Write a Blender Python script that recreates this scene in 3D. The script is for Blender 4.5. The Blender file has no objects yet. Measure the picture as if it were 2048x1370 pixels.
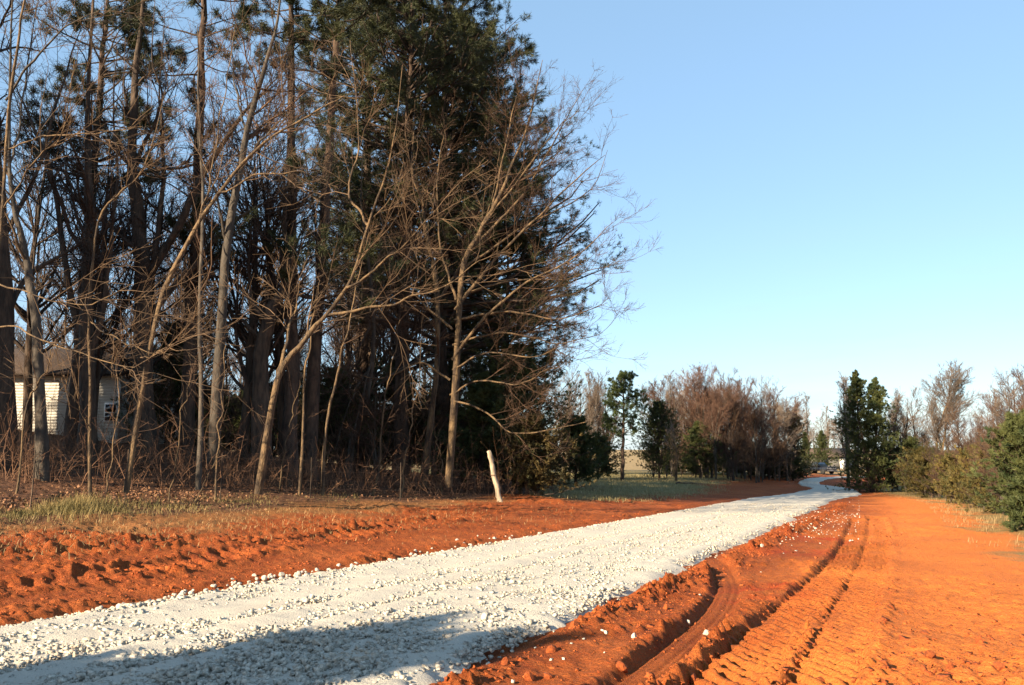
import bpy, math
import numpy as np

S = bpy.context.scene
COL = S.collection

# ------------------------------------------------------------------ camera
F, CAMH, HOR = 1700.0, 1.6, 912.0
PITCH = math.atan((HOR - 685) / F)
cam_data = bpy.data.cameras.new('camera')
cam = bpy.data.objects.new('camera', cam_data)
COL.objects.link(cam)
cam.location = (0, 0, CAMH)
cam.rotation_euler = (math.pi / 2 + PITCH, 0, 0)
cam_data.sensor_width = 36
cam_data.lens = 36 * F / 2048
cam_data.clip_end = 6000
S.camera = cam

# ------------------------------------------------------------------ light
SUN_AZ = math.radians(46.5)      # light travels forward and to the right
SUN_EL = math.radians(22)
w = bpy.data.worlds.new('World')
S.world = w
w.use_nodes = True
nt = w.node_tree
nt.nodes.clear()
out = nt.nodes.new('ShaderNodeOutputWorld')
bg = nt.nodes.new('ShaderNodeBackground')
sky = nt.nodes.new('ShaderNodeTexSky')
sky.sky_type = 'NISHITA'
sky.sun_disc = False
sky.sun_elevation = SUN_EL
# the sun stands behind the camera to the left: direction to the sun (-sin az, -cos az)
sky.sun_rotation = math.atan2(-math.sin(SUN_AZ), -math.cos(SUN_AZ))
sky.altitude = 200
sky.air_density = 1.0
sky.dust_density = 0.6
sky.ozone_density = 2.2
bg.inputs['Strength'].default_value = 0.066
# thin high cloud low over the horizon
tc = nt.nodes.new('ShaderNodeTexCoord')
mp = nt.nodes.new('ShaderNodeMapping')
mp.inputs['Scale'].default_value = (2.5, 2.5, 16)
nz = nt.nodes.new('ShaderNodeTexNoise')
nz.inputs['Scale'].default_value = 2.2
nz.inputs['Detail'].default_value = 5
rmp = nt.nodes.new('ShaderNodeMapRange')
rmp.inputs['From Min'].default_value = 0.5
rmp.inputs['From Max'].default_value = 0.8
sep = nt.nodes.new('ShaderNodeSeparateXYZ')
lo = nt.nodes.new('ShaderNodeMapRange')
lo.inputs['From Min'].default_value = 0.26
lo.inputs['From Max'].default_value = 0.05
mul = nt.nodes.new('ShaderNodeMath'); mul.operation = 'MULTIPLY'
mul2 = nt.nodes.new('ShaderNodeMath'); mul2.operation = 'MULTIPLY'; mul2.inputs[1].default_value = 0.55
mix = nt.nodes.new('ShaderNodeMix'); mix.data_type = 'RGBA'
mix.inputs[7].default_value = (3.4, 3.0, 3.1, 1)
L = nt.links.new
L(tc.outputs['Generated'], mp.inputs['Vector'])
L(mp.outputs[0], nz.inputs['Vector'])
L(nz.outputs[0], rmp.inputs['Value'])
L(tc.outputs['Generated'], sep.inputs[0])
L(sep.outputs['Z'], lo.inputs['Value'])
L(rmp.outputs[0], mul.inputs[0]); L(lo.outputs[0], mul.inputs[1])
L(mul.outputs[0], mul2.inputs[0])
L(mul2.outputs[0], mix.inputs[0])
L(sky.outputs[0], mix.inputs[6])
flat = nt.nodes.new('ShaderNodeMix'); flat.data_type = 'RGBA'      # flat pale blue mixed in to even out the sky gradient
flat.inputs[0].default_value = 0.5
flat.inputs[7].default_value = (1.75, 2.85, 3.95, 1)
L(mix.outputs[2], flat.inputs[6])
L(flat.outputs[2], bg.inputs['Color'])
L(bg.outputs[0], out.inputs[0])

sd = bpy.data.lights.new('sun', 'SUN')
sun = bpy.data.objects.new('sun', sd)
COL.objects.link(sun)
sd.energy = 5.0
sd.angle = math.radians(0.5)
sd.color = (1.0, 0.80, 0.55)
from mathutils import Vector
_dir = Vector((math.sin(SUN_AZ) * math.cos(SUN_EL), math.cos(SUN_AZ) * math.cos(SUN_EL), -math.sin(SUN_EL)))
sun.rotation_euler = _dir.to_track_quat('-Z', 'Y').to_euler()

S.view_settings.view_transform = 'Standard'
S.view_settings.look = 'None'
S.view_settings.exposure = 1.95
S.view_settings.gamma = 1
S.render.engine = 'CYCLES'
S.cycles.max_bounces = 5
S.cycles.diffuse_bounces = 3
S.cycles.use_adaptive_sampling = True

# ------------------------------------------------------------------ helpers
rng = np.random.default_rng(11)
SP, CP = math.sin(PITCH), math.cos(PITCH)


def sstep(a, b, x):
    t = np.clip((np.asarray(x, float) - a) / (b - a), 0, 1)
    return t * t * (3 - 2 * t)


def ray(px, py):
    x, y = (px - 1024) / F, (685 - py) / F
    Y = CP - SP * y
    return np.array([x / Y, 1.0, (SP + CP * y) / Y])


def pt(px, py, d):
    return ray(px, py) * d + np.array([0, 0, CAMH])


def hash2(ix, iy, seed):
    h = (ix.astype(np.int64) * 374761393 + iy.astype(np.int64) * 668265263 + seed * 974634077) & 0xFFFFFFFF
    h = ((h ^ (h >> 13)) * 1274126177) & 0xFFFFFFFF
    return ((h ^ (h >> 16)) & 0xFFFF) / 65535.0


def noise(x, y, s, seed=0):
    x, y = np.asarray(x, float) / s, np.asarray(y, float) / s
    ix, iy = np.floor(x), np.floor(y)
    fx, fy = x - ix, y - iy
    fx, fy = fx * fx * (3 - 2 * fx), fy * fy * (3 - 2 * fy)
    a, b = hash2(ix, iy, seed), hash2(ix + 1, iy, seed)
    c, d = hash2(ix, iy + 1, seed), hash2(ix + 1, iy + 1, seed)
    return (a * (1 - fx) + b * fx) * (1 - fy) + (c * (1 - fx) + d * fx) * fy - 0.5


def fbm(x, y, s, o=4, seed=0, g=0.55):
    v, a = 0, 1.0
    for k in range(o):
        v = v + a * noise(x, y, s / 2 ** k, seed + k * 7)
        a *= g
    return v


# ---- lie of the land
def road_u(X, Y):          # metres left of the road's left edge
    return (-9.17 + 0.444 * Y - X) * 0.914


def road_v(X, Y):          # metres right of the road's right edge
    return (X + 3.6 - 0.444 * Y) * 0.914


def H(X, Y):
    X, Y = np.asarray(X, float), np.asarray(Y, float)
    base = -0.02 * np.where(Y < 55, Y, 55 + 9 * (1 - np.exp(-np.maximum(Y - 55, 0) / 9)))
    u = road_u(X, Y)
    near = sstep(70, 42, Y) * sstep(-60, 0, Y + 40)
    b = 0.08 * np.clip(u, 0, 9) + (0.025 + 0.115 * near) * np.clip(u - 9, 0, 22)
    b = b * (1 - 0.35 * sstep(90, 160, Y))
    far = 3.0 * sstep(110, 260, Y) + 5.0 * sstep(200, 900, np.hypot(X, Y))
    return base + b + far * sstep(-10, 40, Y)


_DG = np.geomspace(2.5, 400, 420)


def gpv(px, py):           # where the rays of pixels meet the land
    px, py = np.broadcast_arrays(np.asarray(px, float), np.asarray(py, float))
    x, y = (px - 1024) / F, (685 - py) / F
    Yc = CP - SP * y
    rx, rz = x / Yc, (SP + CP * y) / Yc
    below = CAMH + rz[:, None] * _DG[None] < H(rx[:, None] * _DG[None], np.broadcast_to(_DG[None], (len(px), len(_DG))))
    k = np.where(below.any(1), below.argmax(1), len(_DG) - 1)
    lo_, hi = _DG[np.maximum(k - 1, 0)], _DG[k]
    for _ in range(14):
        m = (lo_ + hi) / 2
        c = CAMH + rz * m < H(rx * m, m)
        hi = np.where(c, m, hi); lo_ = np.where(c, lo_, m)
    return np.stack([rx * hi, hi, H(rx * hi, hi)], 1)


def gp(px, py):
    return gpv([px], [py])[0]


def mesh(name, V, faces, mat=None, smooth=False):
    """faces: list of int arrays (n,3) or (n,4)"""
    me = bpy.data.meshes.new(name)
    V = np.ascontiguousarray(V, dtype=np.float32)
    me.vertices.add(len(V))
    me.vertices.foreach_set('co', V.ravel())
    faces = [np.asarray(f, np.int32) for f in faces if len(f)]
    idx = np.concatenate([f.ravel() for f in faces])
    tot = np.concatenate([np.full(len(f), f.shape[1], np.int32) for f in faces])
    start = np.concatenate([[0], np.cumsum(tot)[:-1]]).astype(np.int32)
    me.loops.add(len(idx))
    me.loops.foreach_set('vertex_index', idx)
    me.polygons.add(len(tot))
    me.polygons.foreach_set('loop_start', start)
    if smooth:
        me.polygons.foreach_set('use_smooth', np.ones(len(tot), bool))
    me.update(calc_edges=True)
    if mat: me.materials.append(mat)
    return me


def obj(name, me, parent=None, label=None, cat=None, group=None, kind=None):
    o = bpy.data.objects.new(name, me)
    COL.objects.link(o)
    if parent: o.parent = parent
    if label: o['label'] = label
    if cat: o['category'] = cat
    if group: o['group'] = group
    if kind: o['kind'] = kind
    return o


def thing(name, label, cat, loc, rz=0, sc=1, group=None):
    o = obj(name, None, None, label, cat, group)
    o.location = loc
    o.rotation_euler = (0, 0, rz)
    o.scale = (sc, sc, sc) if np.isscalar(sc) else sc
    o.empty_display_size = 0.2
    return o


def dup(root, loc, rz, sc, label, group=None):
    r = root.copy(); COL.objects.link(r)
    r.location = loc; r.rotation_euler = (0, 0, rz)
    r.scale = (sc, sc, sc) if np.isscalar(sc) else sc
    r['label'] = label
    if group: r['group'] = group
    elif 'group' in r: del r['group']
    for ch in list(root.children):
        c = ch.copy(); COL.objects.link(c); c.parent = r
        for g in ch.children:
            d = g.copy(); COL.objects.link(d); d.parent = c
    return r


def boxes(bs):
    """list of (cx,cy,cz,sx,sy,sz) -> V,F"""
    V, Fc = [], []
    base = np.array([[-1,-1,-1],[1,-1,-1],[1,1,-1],[-1,1,-1],[-1,-1,1],[1,-1,1],[1,1,1],[-1,1,1]]) * .5
    q = np.array([[0,3,2,1],[4,5,6,7],[0,1,5,4],[1,2,6,5],[2,3,7,6],[3,0,4,7]])
    for k, b in enumerate(bs):
        V.append(base * np.array(b[3:6]) + np.array(b[:3])); Fc.append(q + 8 * k)
    return np.concatenate(V), [np.concatenate(Fc)]


# ------------------------------------------------------------------ materials
def new_mat(name):
    m = bpy.data.materials.new(name)
    m.use_nodes = True
    n = m.node_tree.nodes
    return m, m.node_tree, n['Principled BSDF'], m.node_tree.links.new


def noise_mat(name, c1, c2, scale=6, rough=0.85, bump=0.0, bscale=30, stretch=(1, 1, 1), vary=0.25, transl=0.0, detail=4, lo=.35, hi=.65, spec=0.3, stain=None):
    m, t, b, L = new_mat(name)
    n = t.nodes
    tc = n.new('ShaderNodeTexCoord'); mp = n.new('ShaderNodeMapping')
    mp.inputs['Scale'].default_value = stretch
    L(tc.outputs['Object'], mp.inputs[0])
    nz = n.new('ShaderNodeTexNoise'); nz.inputs['Scale'].default_value = scale; nz.inputs['Detail'].default_value = detail
    L(mp.outputs[0], nz.inputs['Vector'])
    mr = n.new('ShaderNodeMapRange'); mr.inputs[1].default_value = lo; mr.inputs[2].default_value = hi
    L(nz.outputs[0], mr.inputs[0])
    mx = n.new('ShaderNodeMix'); mx.data_type = 'RGBA'
    mx.inputs[6].default_value = (*c1, 1); mx.inputs[7].default_value = (*c2, 1)
    L(mr.outputs[0], mx.inputs[0])
    if stain:
        ns = n.new('ShaderNodeTexNoise'); ns.inputs['Scale'].default_value = 1.1; ns.inputs['Detail'].default_value = 6
        L(tc.outputs['Object'], ns.inputs['Vector'])
        ms_ = n.new('ShaderNodeMapRange'); ms_.inputs[1].default_value = .5; ms_.inputs[2].default_value = .72; ms_.inputs[4].default_value = .55
        L(ns.outputs[0], ms_.inputs[0])
        m0 = mx; mx = n.new('ShaderNodeMix'); mx.data_type = 'RGBA'; mx.inputs[7].default_value = (*stain, 1)
        L(ms_.outputs[0], mx.inputs[0]); L(m0.outputs[2], mx.inputs[6])
    oi = n.new('ShaderNodeObjectInfo')
    hv = n.new('ShaderNodeHueSaturation')
    vr = n.new('ShaderNodeMapRange'); vr.inputs[3].default_value = 1 - vary; vr.inputs[4].default_value = 1 + vary
    L(oi.outputs['Random'], vr.inputs[0]); L(vr.outputs[0], hv.inputs['Value'])
    L(mx.outputs[2], hv.inputs['Color'])
    L(hv.outputs[0], b.inputs['Base Color'])
    b.inputs['Roughness'].default_value = rough
    b.inputs['Specular IOR Level'].default_value = spec
    if bump:
        n2 = n.new('ShaderNodeTexNoise'); n2.inputs['Scale'].default_value = bscale; n2.inputs['Detail'].default_value = 3
        L(mp.outputs[0], n2.inputs['Vector'])
        bp = n.new('ShaderNodeBump'); bp.inputs['Strength'].default_value = bump; bp.inputs['Distance'].default_value = 0.05
        L(n2.outputs[0], bp.inputs['Height']); L(bp.outputs[0], b.inputs['Normal'])
    if transl:
        tr = n.new('ShaderNodeBsdfTranslucent'); ms = n.new('ShaderNodeMixShader')
        L(hv.outputs[0], tr.inputs[0]); ms.inputs[0].default_value = transl
        L(b.outputs[0], ms.inputs[1]); L(tr.outputs[0], ms.inputs[2])
        L(ms.outputs[0], n['Material Output'].inputs[0])
    return m


M = {}
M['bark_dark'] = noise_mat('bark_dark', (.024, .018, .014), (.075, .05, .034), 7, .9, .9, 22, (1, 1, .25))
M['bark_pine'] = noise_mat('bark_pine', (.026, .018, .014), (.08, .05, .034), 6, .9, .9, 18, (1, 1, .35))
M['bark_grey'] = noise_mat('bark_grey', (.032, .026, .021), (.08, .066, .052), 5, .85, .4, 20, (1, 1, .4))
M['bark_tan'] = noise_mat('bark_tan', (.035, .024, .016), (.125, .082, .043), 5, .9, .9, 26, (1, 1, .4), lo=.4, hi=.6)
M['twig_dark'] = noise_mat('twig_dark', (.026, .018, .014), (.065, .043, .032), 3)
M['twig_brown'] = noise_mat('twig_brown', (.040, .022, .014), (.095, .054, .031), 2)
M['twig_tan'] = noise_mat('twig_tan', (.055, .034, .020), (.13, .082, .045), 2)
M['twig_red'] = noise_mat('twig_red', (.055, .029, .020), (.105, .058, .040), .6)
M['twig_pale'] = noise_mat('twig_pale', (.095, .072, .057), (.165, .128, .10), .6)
M['needle'] = noise_mat('needle', (.014, .022, .008), (.046, .050, .016), 1.1, .6, transl=.2)
M['needle_half_lit'] = noise_mat('needle_half_lit', (.035, .055, .016), (.085, .105, .030), 1.3, .6, transl=.25)  # lighter needles, sunlight on the lone pine put into the colour
M['needle_lit'] = noise_mat('needle_lit', (.065, .075, .018), (.15, .14, .035), 1.3, .6, transl=.25)
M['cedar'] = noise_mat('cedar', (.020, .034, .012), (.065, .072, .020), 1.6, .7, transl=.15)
M['cedar_shaded'] = noise_mat('cedar_shaded', (.025, .028, .010), (.085, .058, .018), 1.2, .7, transl=.15)  # darker copy of the golden cedar, its shade put into the colour
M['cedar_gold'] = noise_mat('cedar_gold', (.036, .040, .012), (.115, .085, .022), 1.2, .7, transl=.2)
M['brush'] = noise_mat('brush', (.06, .030, .018), (.18, .095, .052), 1.2)
M['grass'] = noise_mat('grass', (.085, .074, .024), (.24, .175, .07), 1.5, .7, transl=.2)
M['grass_dry'] = noise_mat('grass_dry', (.20, .13, .055), (.34, .235, .11), 1.5, .7, transl=.2)
M['leaf'] = noise_mat('leaf', (.14, .06, .03), (.26, .14, .07), 3, .8)


def ground_mat():
    m, t, b, L = new_mat('red_clay')
    n = t.nodes
    geo = n.new('ShaderNodeNewGeometry')
    at = n.new('ShaderNodeAttribute'); at.attribute_name = 'zone'
    sp = n.new('ShaderNodeSeparateColor'); L(at.outputs['Color'], sp.inputs[0])

    def N(scale, detail=5, rough=.6):
        z = n.new('ShaderNodeTexNoise'); z.inputs['Scale'].default_value = scale
        z.inputs['Detail'].default_value = detail; z.inputs['Roughness'].default_value = rough
        L(geo.outputs['Position'], z.inputs['Vector']); return z.outputs[0]

    def R(x, a, c, o0=0, o1=1):
        r = n.new('ShaderNodeMapRange'); r.inputs[1].default_value = a; r.inputs[2].default_value = c
        r.inputs[3].default_value = o0; r.inputs[4].default_value = o1
        L(x, r.inputs[0]); return r.outputs[0]

    def mixc(f, a, c):
        x = n.new('ShaderNodeMix'); x.data_type = 'RGBA'
        for k, v in ((6, a), (7, c)):
            if isinstance(v, tuple): x.inputs[k].default_value = (*v, 1)
            else: L(v, x.inputs[k])
        L(f, x.inputs[0]); return x.outputs[2]

    clay = mixc(R(N(1.1), .35, .65), (.17, .036, .010), (.27, .064, .014))
    clay = mixc(R(N(9, 6), .45, .7), clay, (.29, .078, .018))
    clay = mixc(R(N(28, 4), .55, .75), clay, (.13, .026, .007))
    clay = mixc(R(sp.outputs['Green'], 0, 1, 0, .8), clay, (.60, .175, .035))     # sandier soil
    clay = mixc(R(N(3.2, 6, .7), .56, .72, 0, .7), clay, (.15, .045, .016))
    clay = mixc(R(N(.35, 4), .5, .72, 0, .6), clay, (.36, .105, .03))
    # straw bits trodden into the clay
    straw = N(38, 2)
    clay = mixc(R(straw, .66, .72, 0, .55), clay, (.36, .22, .09))
    clay = mixc(at.outputs['Alpha'], clay, (.30, .034, .009))                    # deep red patches
    grass = mixc(R(N(2.2), .35, .65), (.11, .11, .04), (.20, .16, .07))
    grass = mixc(R(N(22, 4), .5, .7), grass, (.20, .15, .07))
    sxyz = n.new('ShaderNodeSeparateXYZ'); L(geo.outputs['Position'], sxyz.inputs[0])
    grass = mixc(R(sxyz.outputs['Y'], 95, 125), grass, (.24, .175, .09))      # hay field beyond
    litter = mixc(R(N(5, 6), .35, .65), (.05, .026, .015), (.13, .062, .034))
    c = mixc(sp.outputs['Red'], clay, grass)
    c = mixc(sp.outputs['Blue'], c, litter)
    L(c, b.inputs['Base Color'])
    b.inputs['Roughness'].default_value = .95
    b.inputs['Specular IOR Level'].default_value = .15
    bp = n.new('ShaderNodeBump'); bp.inputs['Strength'].default_value = 1; bp.inputs['Distance'].default_value = .045
    L(N(24, 8, .75), bp.inputs['Height'])
    vo = n.new('ShaderNodeTexVoronoi'); vo.inputs['Scale'].default_value = 34
    L(geo.outputs['Position'], vo.inputs['Vector'])
    b2 = n.new('ShaderNodeBump'); b2.inputs['Strength'].default_value = .7; b2.inputs['Distance'].default_value = .016; b2.invert = True
    L(vo.outputs['Distance'], b2.inputs['Height']); L(bp.outputs[0], b2.inputs['Normal'])
    L(b2.outputs[0], b.inputs['Normal'])
    return m


def gravel_mat():
    m, t, b, L = new_mat('white_gravel')
    n = t.nodes
    geo = n.new('ShaderNodeNewGeometry')
    vo = n.new('ShaderNodeTexNoise'); vo.inputs['Scale'].default_value = 30; vo.inputs['Detail'].default_value = 8; vo.inputs['Roughness'].default_value = .8
    L(geo.outputs['Position'], vo.inputs['Vector'])
    nz = n.new('ShaderNodeTexNoise'); nz.inputs['Scale'].default_value = 1.3; nz.inputs['Detail'].default_value = 5
    L(geo.outputs['Position'], nz.inputs['Vector'])
    n3 = n.new('ShaderNodeTexNoise'); n3.inputs['Scale'].default_value = 60; n3.inputs['Detail'].default_value = 3
    L(geo.outputs['Position'], n3.inputs['Vector'])
    mx = n.new('ShaderNodeMix'); mx.data_type = 'RGBA'
    mx.inputs[6].default_value = (.36, .335, .285, 1); mx.inputs[7].default_value = (.53, .495, .425, 1)
    L(n3.outputs[0], mx.inputs[0])
    m2 = n.new('ShaderNodeMix'); m2.data_type = 'RGBA'; m2.inputs[7].default_value = (.43, .35, .27, 1)
    r = n.new('ShaderNodeMapRange'); r.inputs[1].default_value = .52; r.inputs[2].default_value = .8; r.inputs[4].default_value = .35
    L(nz.outputs[0], r.inputs[0]); L(r.outputs[0], m2.inputs[0]); L(mx.outputs[2], m2.inputs[6])
    L(m2.outputs[2], b.inputs['Base Color'])
    b.inputs['Roughness'].default_value = .95; b.inputs['Specular IOR Level'].default_value = .2
    b1 = n.new('ShaderNodeBump'); b1.inputs['Strength'].default_value = .8; b1.inputs['Distance'].default_value = .022
    L(vo.outputs[0], b1.inputs['Height'])
    b2 = n.new('ShaderNodeBump'); b2.inputs['Strength'].default_value = .5; b2.inputs['Distance'].default_value = .01
    L(n3.outputs[0], b2.inputs['Height']); L(b1.outputs[0], b2.inputs['Normal'])
    L(b2.outputs[0], b.inputs['Normal'])
    return m


M['ground'] = ground_mat()
M['gravel'] = gravel_mat()
M['stone'] = noise_mat('stone', (.22, .20, .165), (.53, .495, .42), 26, .9, .3, 60, vary=.12, stain=(.40, .31, .22))
M['clod'] = noise_mat('clod', (.19, .040, .009), (.34, .082, .017), 6, .95, .6, 40, vary=.12)

# ------------------------------------------------------------------ ground
def pxline(ps):
    return np.array([gp(*p)[:2] for p in ps])


def line_dist(X, Y, P):
    """distance to polyline, along-length and signed side (+ = right of travel)"""
    best = np.full(X.shape, 1e9); al = np.zeros(X.shape); sg = np.zeros(X.shape)
    s0 = 0
    for a, b in zip(P[:-1], P[1:]):
        d = b - a; L_ = np.hypot(*d); d = d / L_
        t = np.clip((X - a[0]) * d[0] + (Y - a[1]) * d[1], 0, L_)
        qx, qy = X - a[0] - t * d[0], Y - a[1] - t * d[1]
        r = np.hypot(qx, qy)
        k = r < best
        best[k] = r[k]; al[k] = (s0 + t)[k]
        sg[k] = np.sign(qx * d[1] - qy * d[0])[k]
        s0 += L_
    return best, al, sg


def smooth_line(P, n=40):
    P = np.asarray(P, float)
    t = np.concatenate([[0], np.cumsum(np.hypot(*np.diff(P[:, :2], axis=0).T))])
    tt = np.linspace(0, t[-1], n)
    Q = np.stack([np.interp(tt, t, P[:, k]) for k in range(P.shape[1])], 1)
    for _ in range(3):
        Q[1:-1] = .25 * Q[:-2] + .5 * Q[1:-1] + .25 * Q[2:]
    return Q


TRACK_A = smooth_line(pxline([(1180, 1420), (1245, 1370), (1350, 1290), (1430, 1222), (1458, 1170), (1440, 1128), (1400, 1100)]), 30)
TRACK_B = smooth_line(pxline([(1400, 1430), (1470, 1345), (1570, 1240), (1655, 1165), (1708, 1100), (1722, 1040)]), 24)
TRACK_C = smooth_line(pxline([(1620, 1420), (1660, 1320), (1715, 1200), (1748, 1120), (1757, 1060), (1750, 1036)]), 24)
BERM = smooth_line(pxline([(760, 1430), (930, 1340), (1110, 1258), (1300, 1188), (1430, 1135), (1540, 1088), (1640, 1040), (1690, 1010)]), 30)
TRACK_L = smooth_line(pxline([(-300, 1225), (0, 1172), (250, 1148), (430, 1112), (600, 1080), (800, 1050), (1000, 1020)]), 24)
TRACK_M = smooth_line(pxline([(-300, 1130), (0, 1112), (300, 1085), (560, 1062), (800, 1040)]), 20)


def detail(X, Y):
    u, v = road_u(X, Y), road_v(X, Y)
    d = np.hypot(X, Y)
    off = sstep(-.15, .35, np.maximum(u, v))              # not under the gravel
    nearm = sstep(75, 35, d)
    rough = .4 + .6 * sstep(-.1, .25, fbm(X, Y, 3.0, 3, 5))
    z = .10 * fbm(X, Y, 3.2, 3, 21) + .06 * fbm(X, Y, .55, 3, 31) * rough
    clod = fbm(X, Y, .16, 3, 41)
    lump = np.maximum(noise(X, Y, .11, 51) + .05, 0)
    roughr = sstep(10.5, 7, d) * sstep(1.2, 2.2, v)        # churned corner at lower right
    fine = fbm(X, Y, .075, 2, 45)
    amp = np.where(u > 0, .042 + .015 * sstep(1.0, 3.0, u) * sstep(8, 5, u), .024)
    z += (clod + .8 * fine) * (amp + .03 * roughr) * rough + lump * .12 * roughr + .014 * fine + .10 * lump * sstep(.05, .3, fbm(X, Y, 1.3, 2, 47)) * sstep(0, 1, np.maximum(u, -v + 2.5))
    # bermed edge and tracks, right side
    db, ab, sb = line_dist(X, Y, BERM)
    bw = np.exp(-(db / .27) ** 2) * (.6 + 1.1 * fbm(ab, db * 0, .9, 2, 61))
    gap = 1 - np.exp(-((ab - 0) / .01) ** 2)
    z += bw * gap * (.05 + .20 * np.abs(clod) + .14 * lump + .20 * np.abs(fine))
    for P, wd, dep, lug, ls in ((TRACK_A, .20, .060, .010, .09), (TRACK_B, .33, .05, .034, .25), (TRACK_C, .26, .03, .026, .25)):
        dd, al, sg = line_dist(X, Y, P)
        inside = sstep(wd + .06, wd - .05, dd)
        z = z * (1 - (.85 if ls < .1 else .72) * inside)
        tread = np.clip(2.2 * np.sin(2 * np.pi * ((al + 1.2 * sg * dd) / ls + .35 * noise(X, Y, .6, 68))), -1, 1) * np.clip(.8 + 1.5 * noise(al, dd * 2, .6, 67), .1, 1.4) + .5 * (clod + fine) if ls > .1 else np.sin(2 * np.pi * dd / .085)
        z += -dep * inside + lug * inside * tread - (.045 * np.exp(-((sg * dd + wd - .02) / .06) ** 2) if ls > .1 else .03 * np.exp(-((sg * dd + wd - .03) / .05) ** 2))
        z += .020 * np.exp(-((dd - wd - .1) / .09) ** 2) * (.3 + 2.4 * np.abs(clod) + lump * 4) * (1 + 1.6 * fbm(al, dd * 0, .8, 2, 65))
    for P, wd, dep in ((TRACK_L, .38, .023), (TRACK_M, .30, .012)):
        dd, al, sg = line_dist(X, Y, P)
        inside = sstep(wd + .08, wd - .05, dd)
        ph = np.sin(2 * np.pi * ((al + .62 * sg * dd) / .40 + .6 * noise(X, Y, .7, 69)))
        z += inside * (-dep + dep * np.clip(2.5 * ph, -1, 1) * np.clip(.8 + 1.6 * noise(al, dd * 2, .9, 70), .1, 1.5))
        z += .030 * np.exp(-((dd - wd - .13) / .13) ** 2) * (.3 + 3 * np.abs(clod) + lump * 3)
    # scraped lip where the dirt meets the left gravel edge
    z += .09 * np.exp(-((u - .55) / .28) ** 2) * (.6 + fbm(X, Y, .7, 2, 71))
    # heap of dirt by the leaning post
    for px, py, h_, r_ in ((1085, 1004, .13, .9), (1050, 1006, .12, .7), (1115, 1004, .09, .8), (960, 1010, .10, .9), (790, 1018, .10, .8)):
        q = gp(px, py)
        z += h_ * np.exp(-((X - q[0]) ** 2 + (Y - q[1]) ** 2) / r_ ** 2) * (.7 + 1.2 * fbm(X, Y, .5, 3, 81))
    return z * off * nearm + .05 * fbm(X, Y, 6, 3, 91) * (1 - nearm) * off - .03 * (1 - off)


def build_ground():
    a = np.concatenate([np.linspace(-180, -50, 26)[:-1], np.linspace(-50, -34, 24)[:-1], np.linspace(-34, 34, 520)[:-1],
                        np.linspace(34, 50, 24)[:-1], np.linspace(50, 180, 26)])
    a = np.radians(a)[:-1]
    r = np.concatenate([np.geomspace(.6, 4.8, 10)[:-1], np.geomspace(4.8, 16, 250)[:-1], np.geomspace(16, 50, 160)[:-1], np.geomspace(50, 160, 36)[:-1], np.geomspace(160, 4000, 24)])
    A, R_ = np.meshgrid(a, r)
    X, Y = (R_ * np.sin(A)).ravel(), (R_ * np.cos(A)).ravel()
    Z = H(X, Y)
    k = np.hypot(X, Y) < 90
    Z[k] += detail(X[k], Y[k])
    nA, nR = len(a), len(r)
    i = np.arange(nR - 1)[:, None] * nA; j = np.arange(nA)[None]
    j2 = (j + 1) % nA
    quads = np.stack([i + j, i + j2, i + nA + j2, i + nA + j], -1).reshape(-1, 4)
    V = np.stack([X, Y, Z], 1)
    c = len(V)
    V = np.concatenate([V, [[0, 0, float(H(0, 0))]]])
    tri = np.stack([np.full(nA, c), (np.arange(nA) + 1) % nA, np.arange(nA)], 1)
    me = mesh('ground', V, [quads[:, ::-1], tri[:, ::-1][:, [0, 2, 1]]], M['ground'], False)
    X, Y = V[:, 0], V[:, 1]
    u, v = road_u(X, Y), road_v(X, Y)
    n1 = fbm(X, Y, 2.5, 4, 101); n2 = fbm(X, Y, .6, 3, 111)
    litter = sstep(7.3, 8.6, u + 1.5 * n1) * sstep(62, 48, Y) * sstep(-40, -10, Y)
    edge = 2.6 + 2.2 * sstep(60, 75, Y)
    green = sstep(0, 1.6, u - edge - .8 + 2.0 * n1 + .8 * n2) * sstep(37, 46, Y + 3 * n1)
    gl = .4 * sstep(5.6, 6.8, u + 1.6 * n1 + 1.6 * n2) * (1 - sstep(30, 42, Y))
    gr = sstep(5.0, 6.4, v + 3.0 * sstep(45, 68, Y) + 1.6 * n1 + .8 * n2) * .9
    green = np.clip(np.maximum(green, np.maximum(gl, gr)), 0, 1)
    green = np.maximum(green, sstep(125, 150, np.hypot(X, Y)))
    sandy = sstep(.8, 3.6, v + 1.5 * n1) * .95
    red = np.zeros(len(X))
    for px, py, rr in ((1525, 1180, .55), (1600, 1105, .8), (1500, 1195, .3), (1570, 1170, .35), (1640, 1080, .9)):
        q = gp(px, py)
        red = np.maximum(red, np.exp(-((X - q[0]) ** 2 + (Y - q[1]) ** 2) / rr ** 2) * sstep(-.25, .2, n2 + .12))
    attr = me.attributes.new('zone', 'FLOAT_COLOR', 'POINT')
    attr.data.foreach_set('color', np.stack([green, sandy, litter, red * .75], 1).astype(np.float32).ravel())
    obj('ground', me, kind='structure')


build_ground()

# ------------------------------------------------------------------ gravel road
ROAD = np.array([(-19, -29), (-6.385, 0), (2.5, 20), (11.4, 40), (17.5, 54), (23.0, 63), (27.6, 74), (28.9, 80), (29.6, 86), (32.8, 95), (38.0, 107), (43.5, 116), (51, 120), (62, 122), (80, 123), (110, 124)], float)


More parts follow.
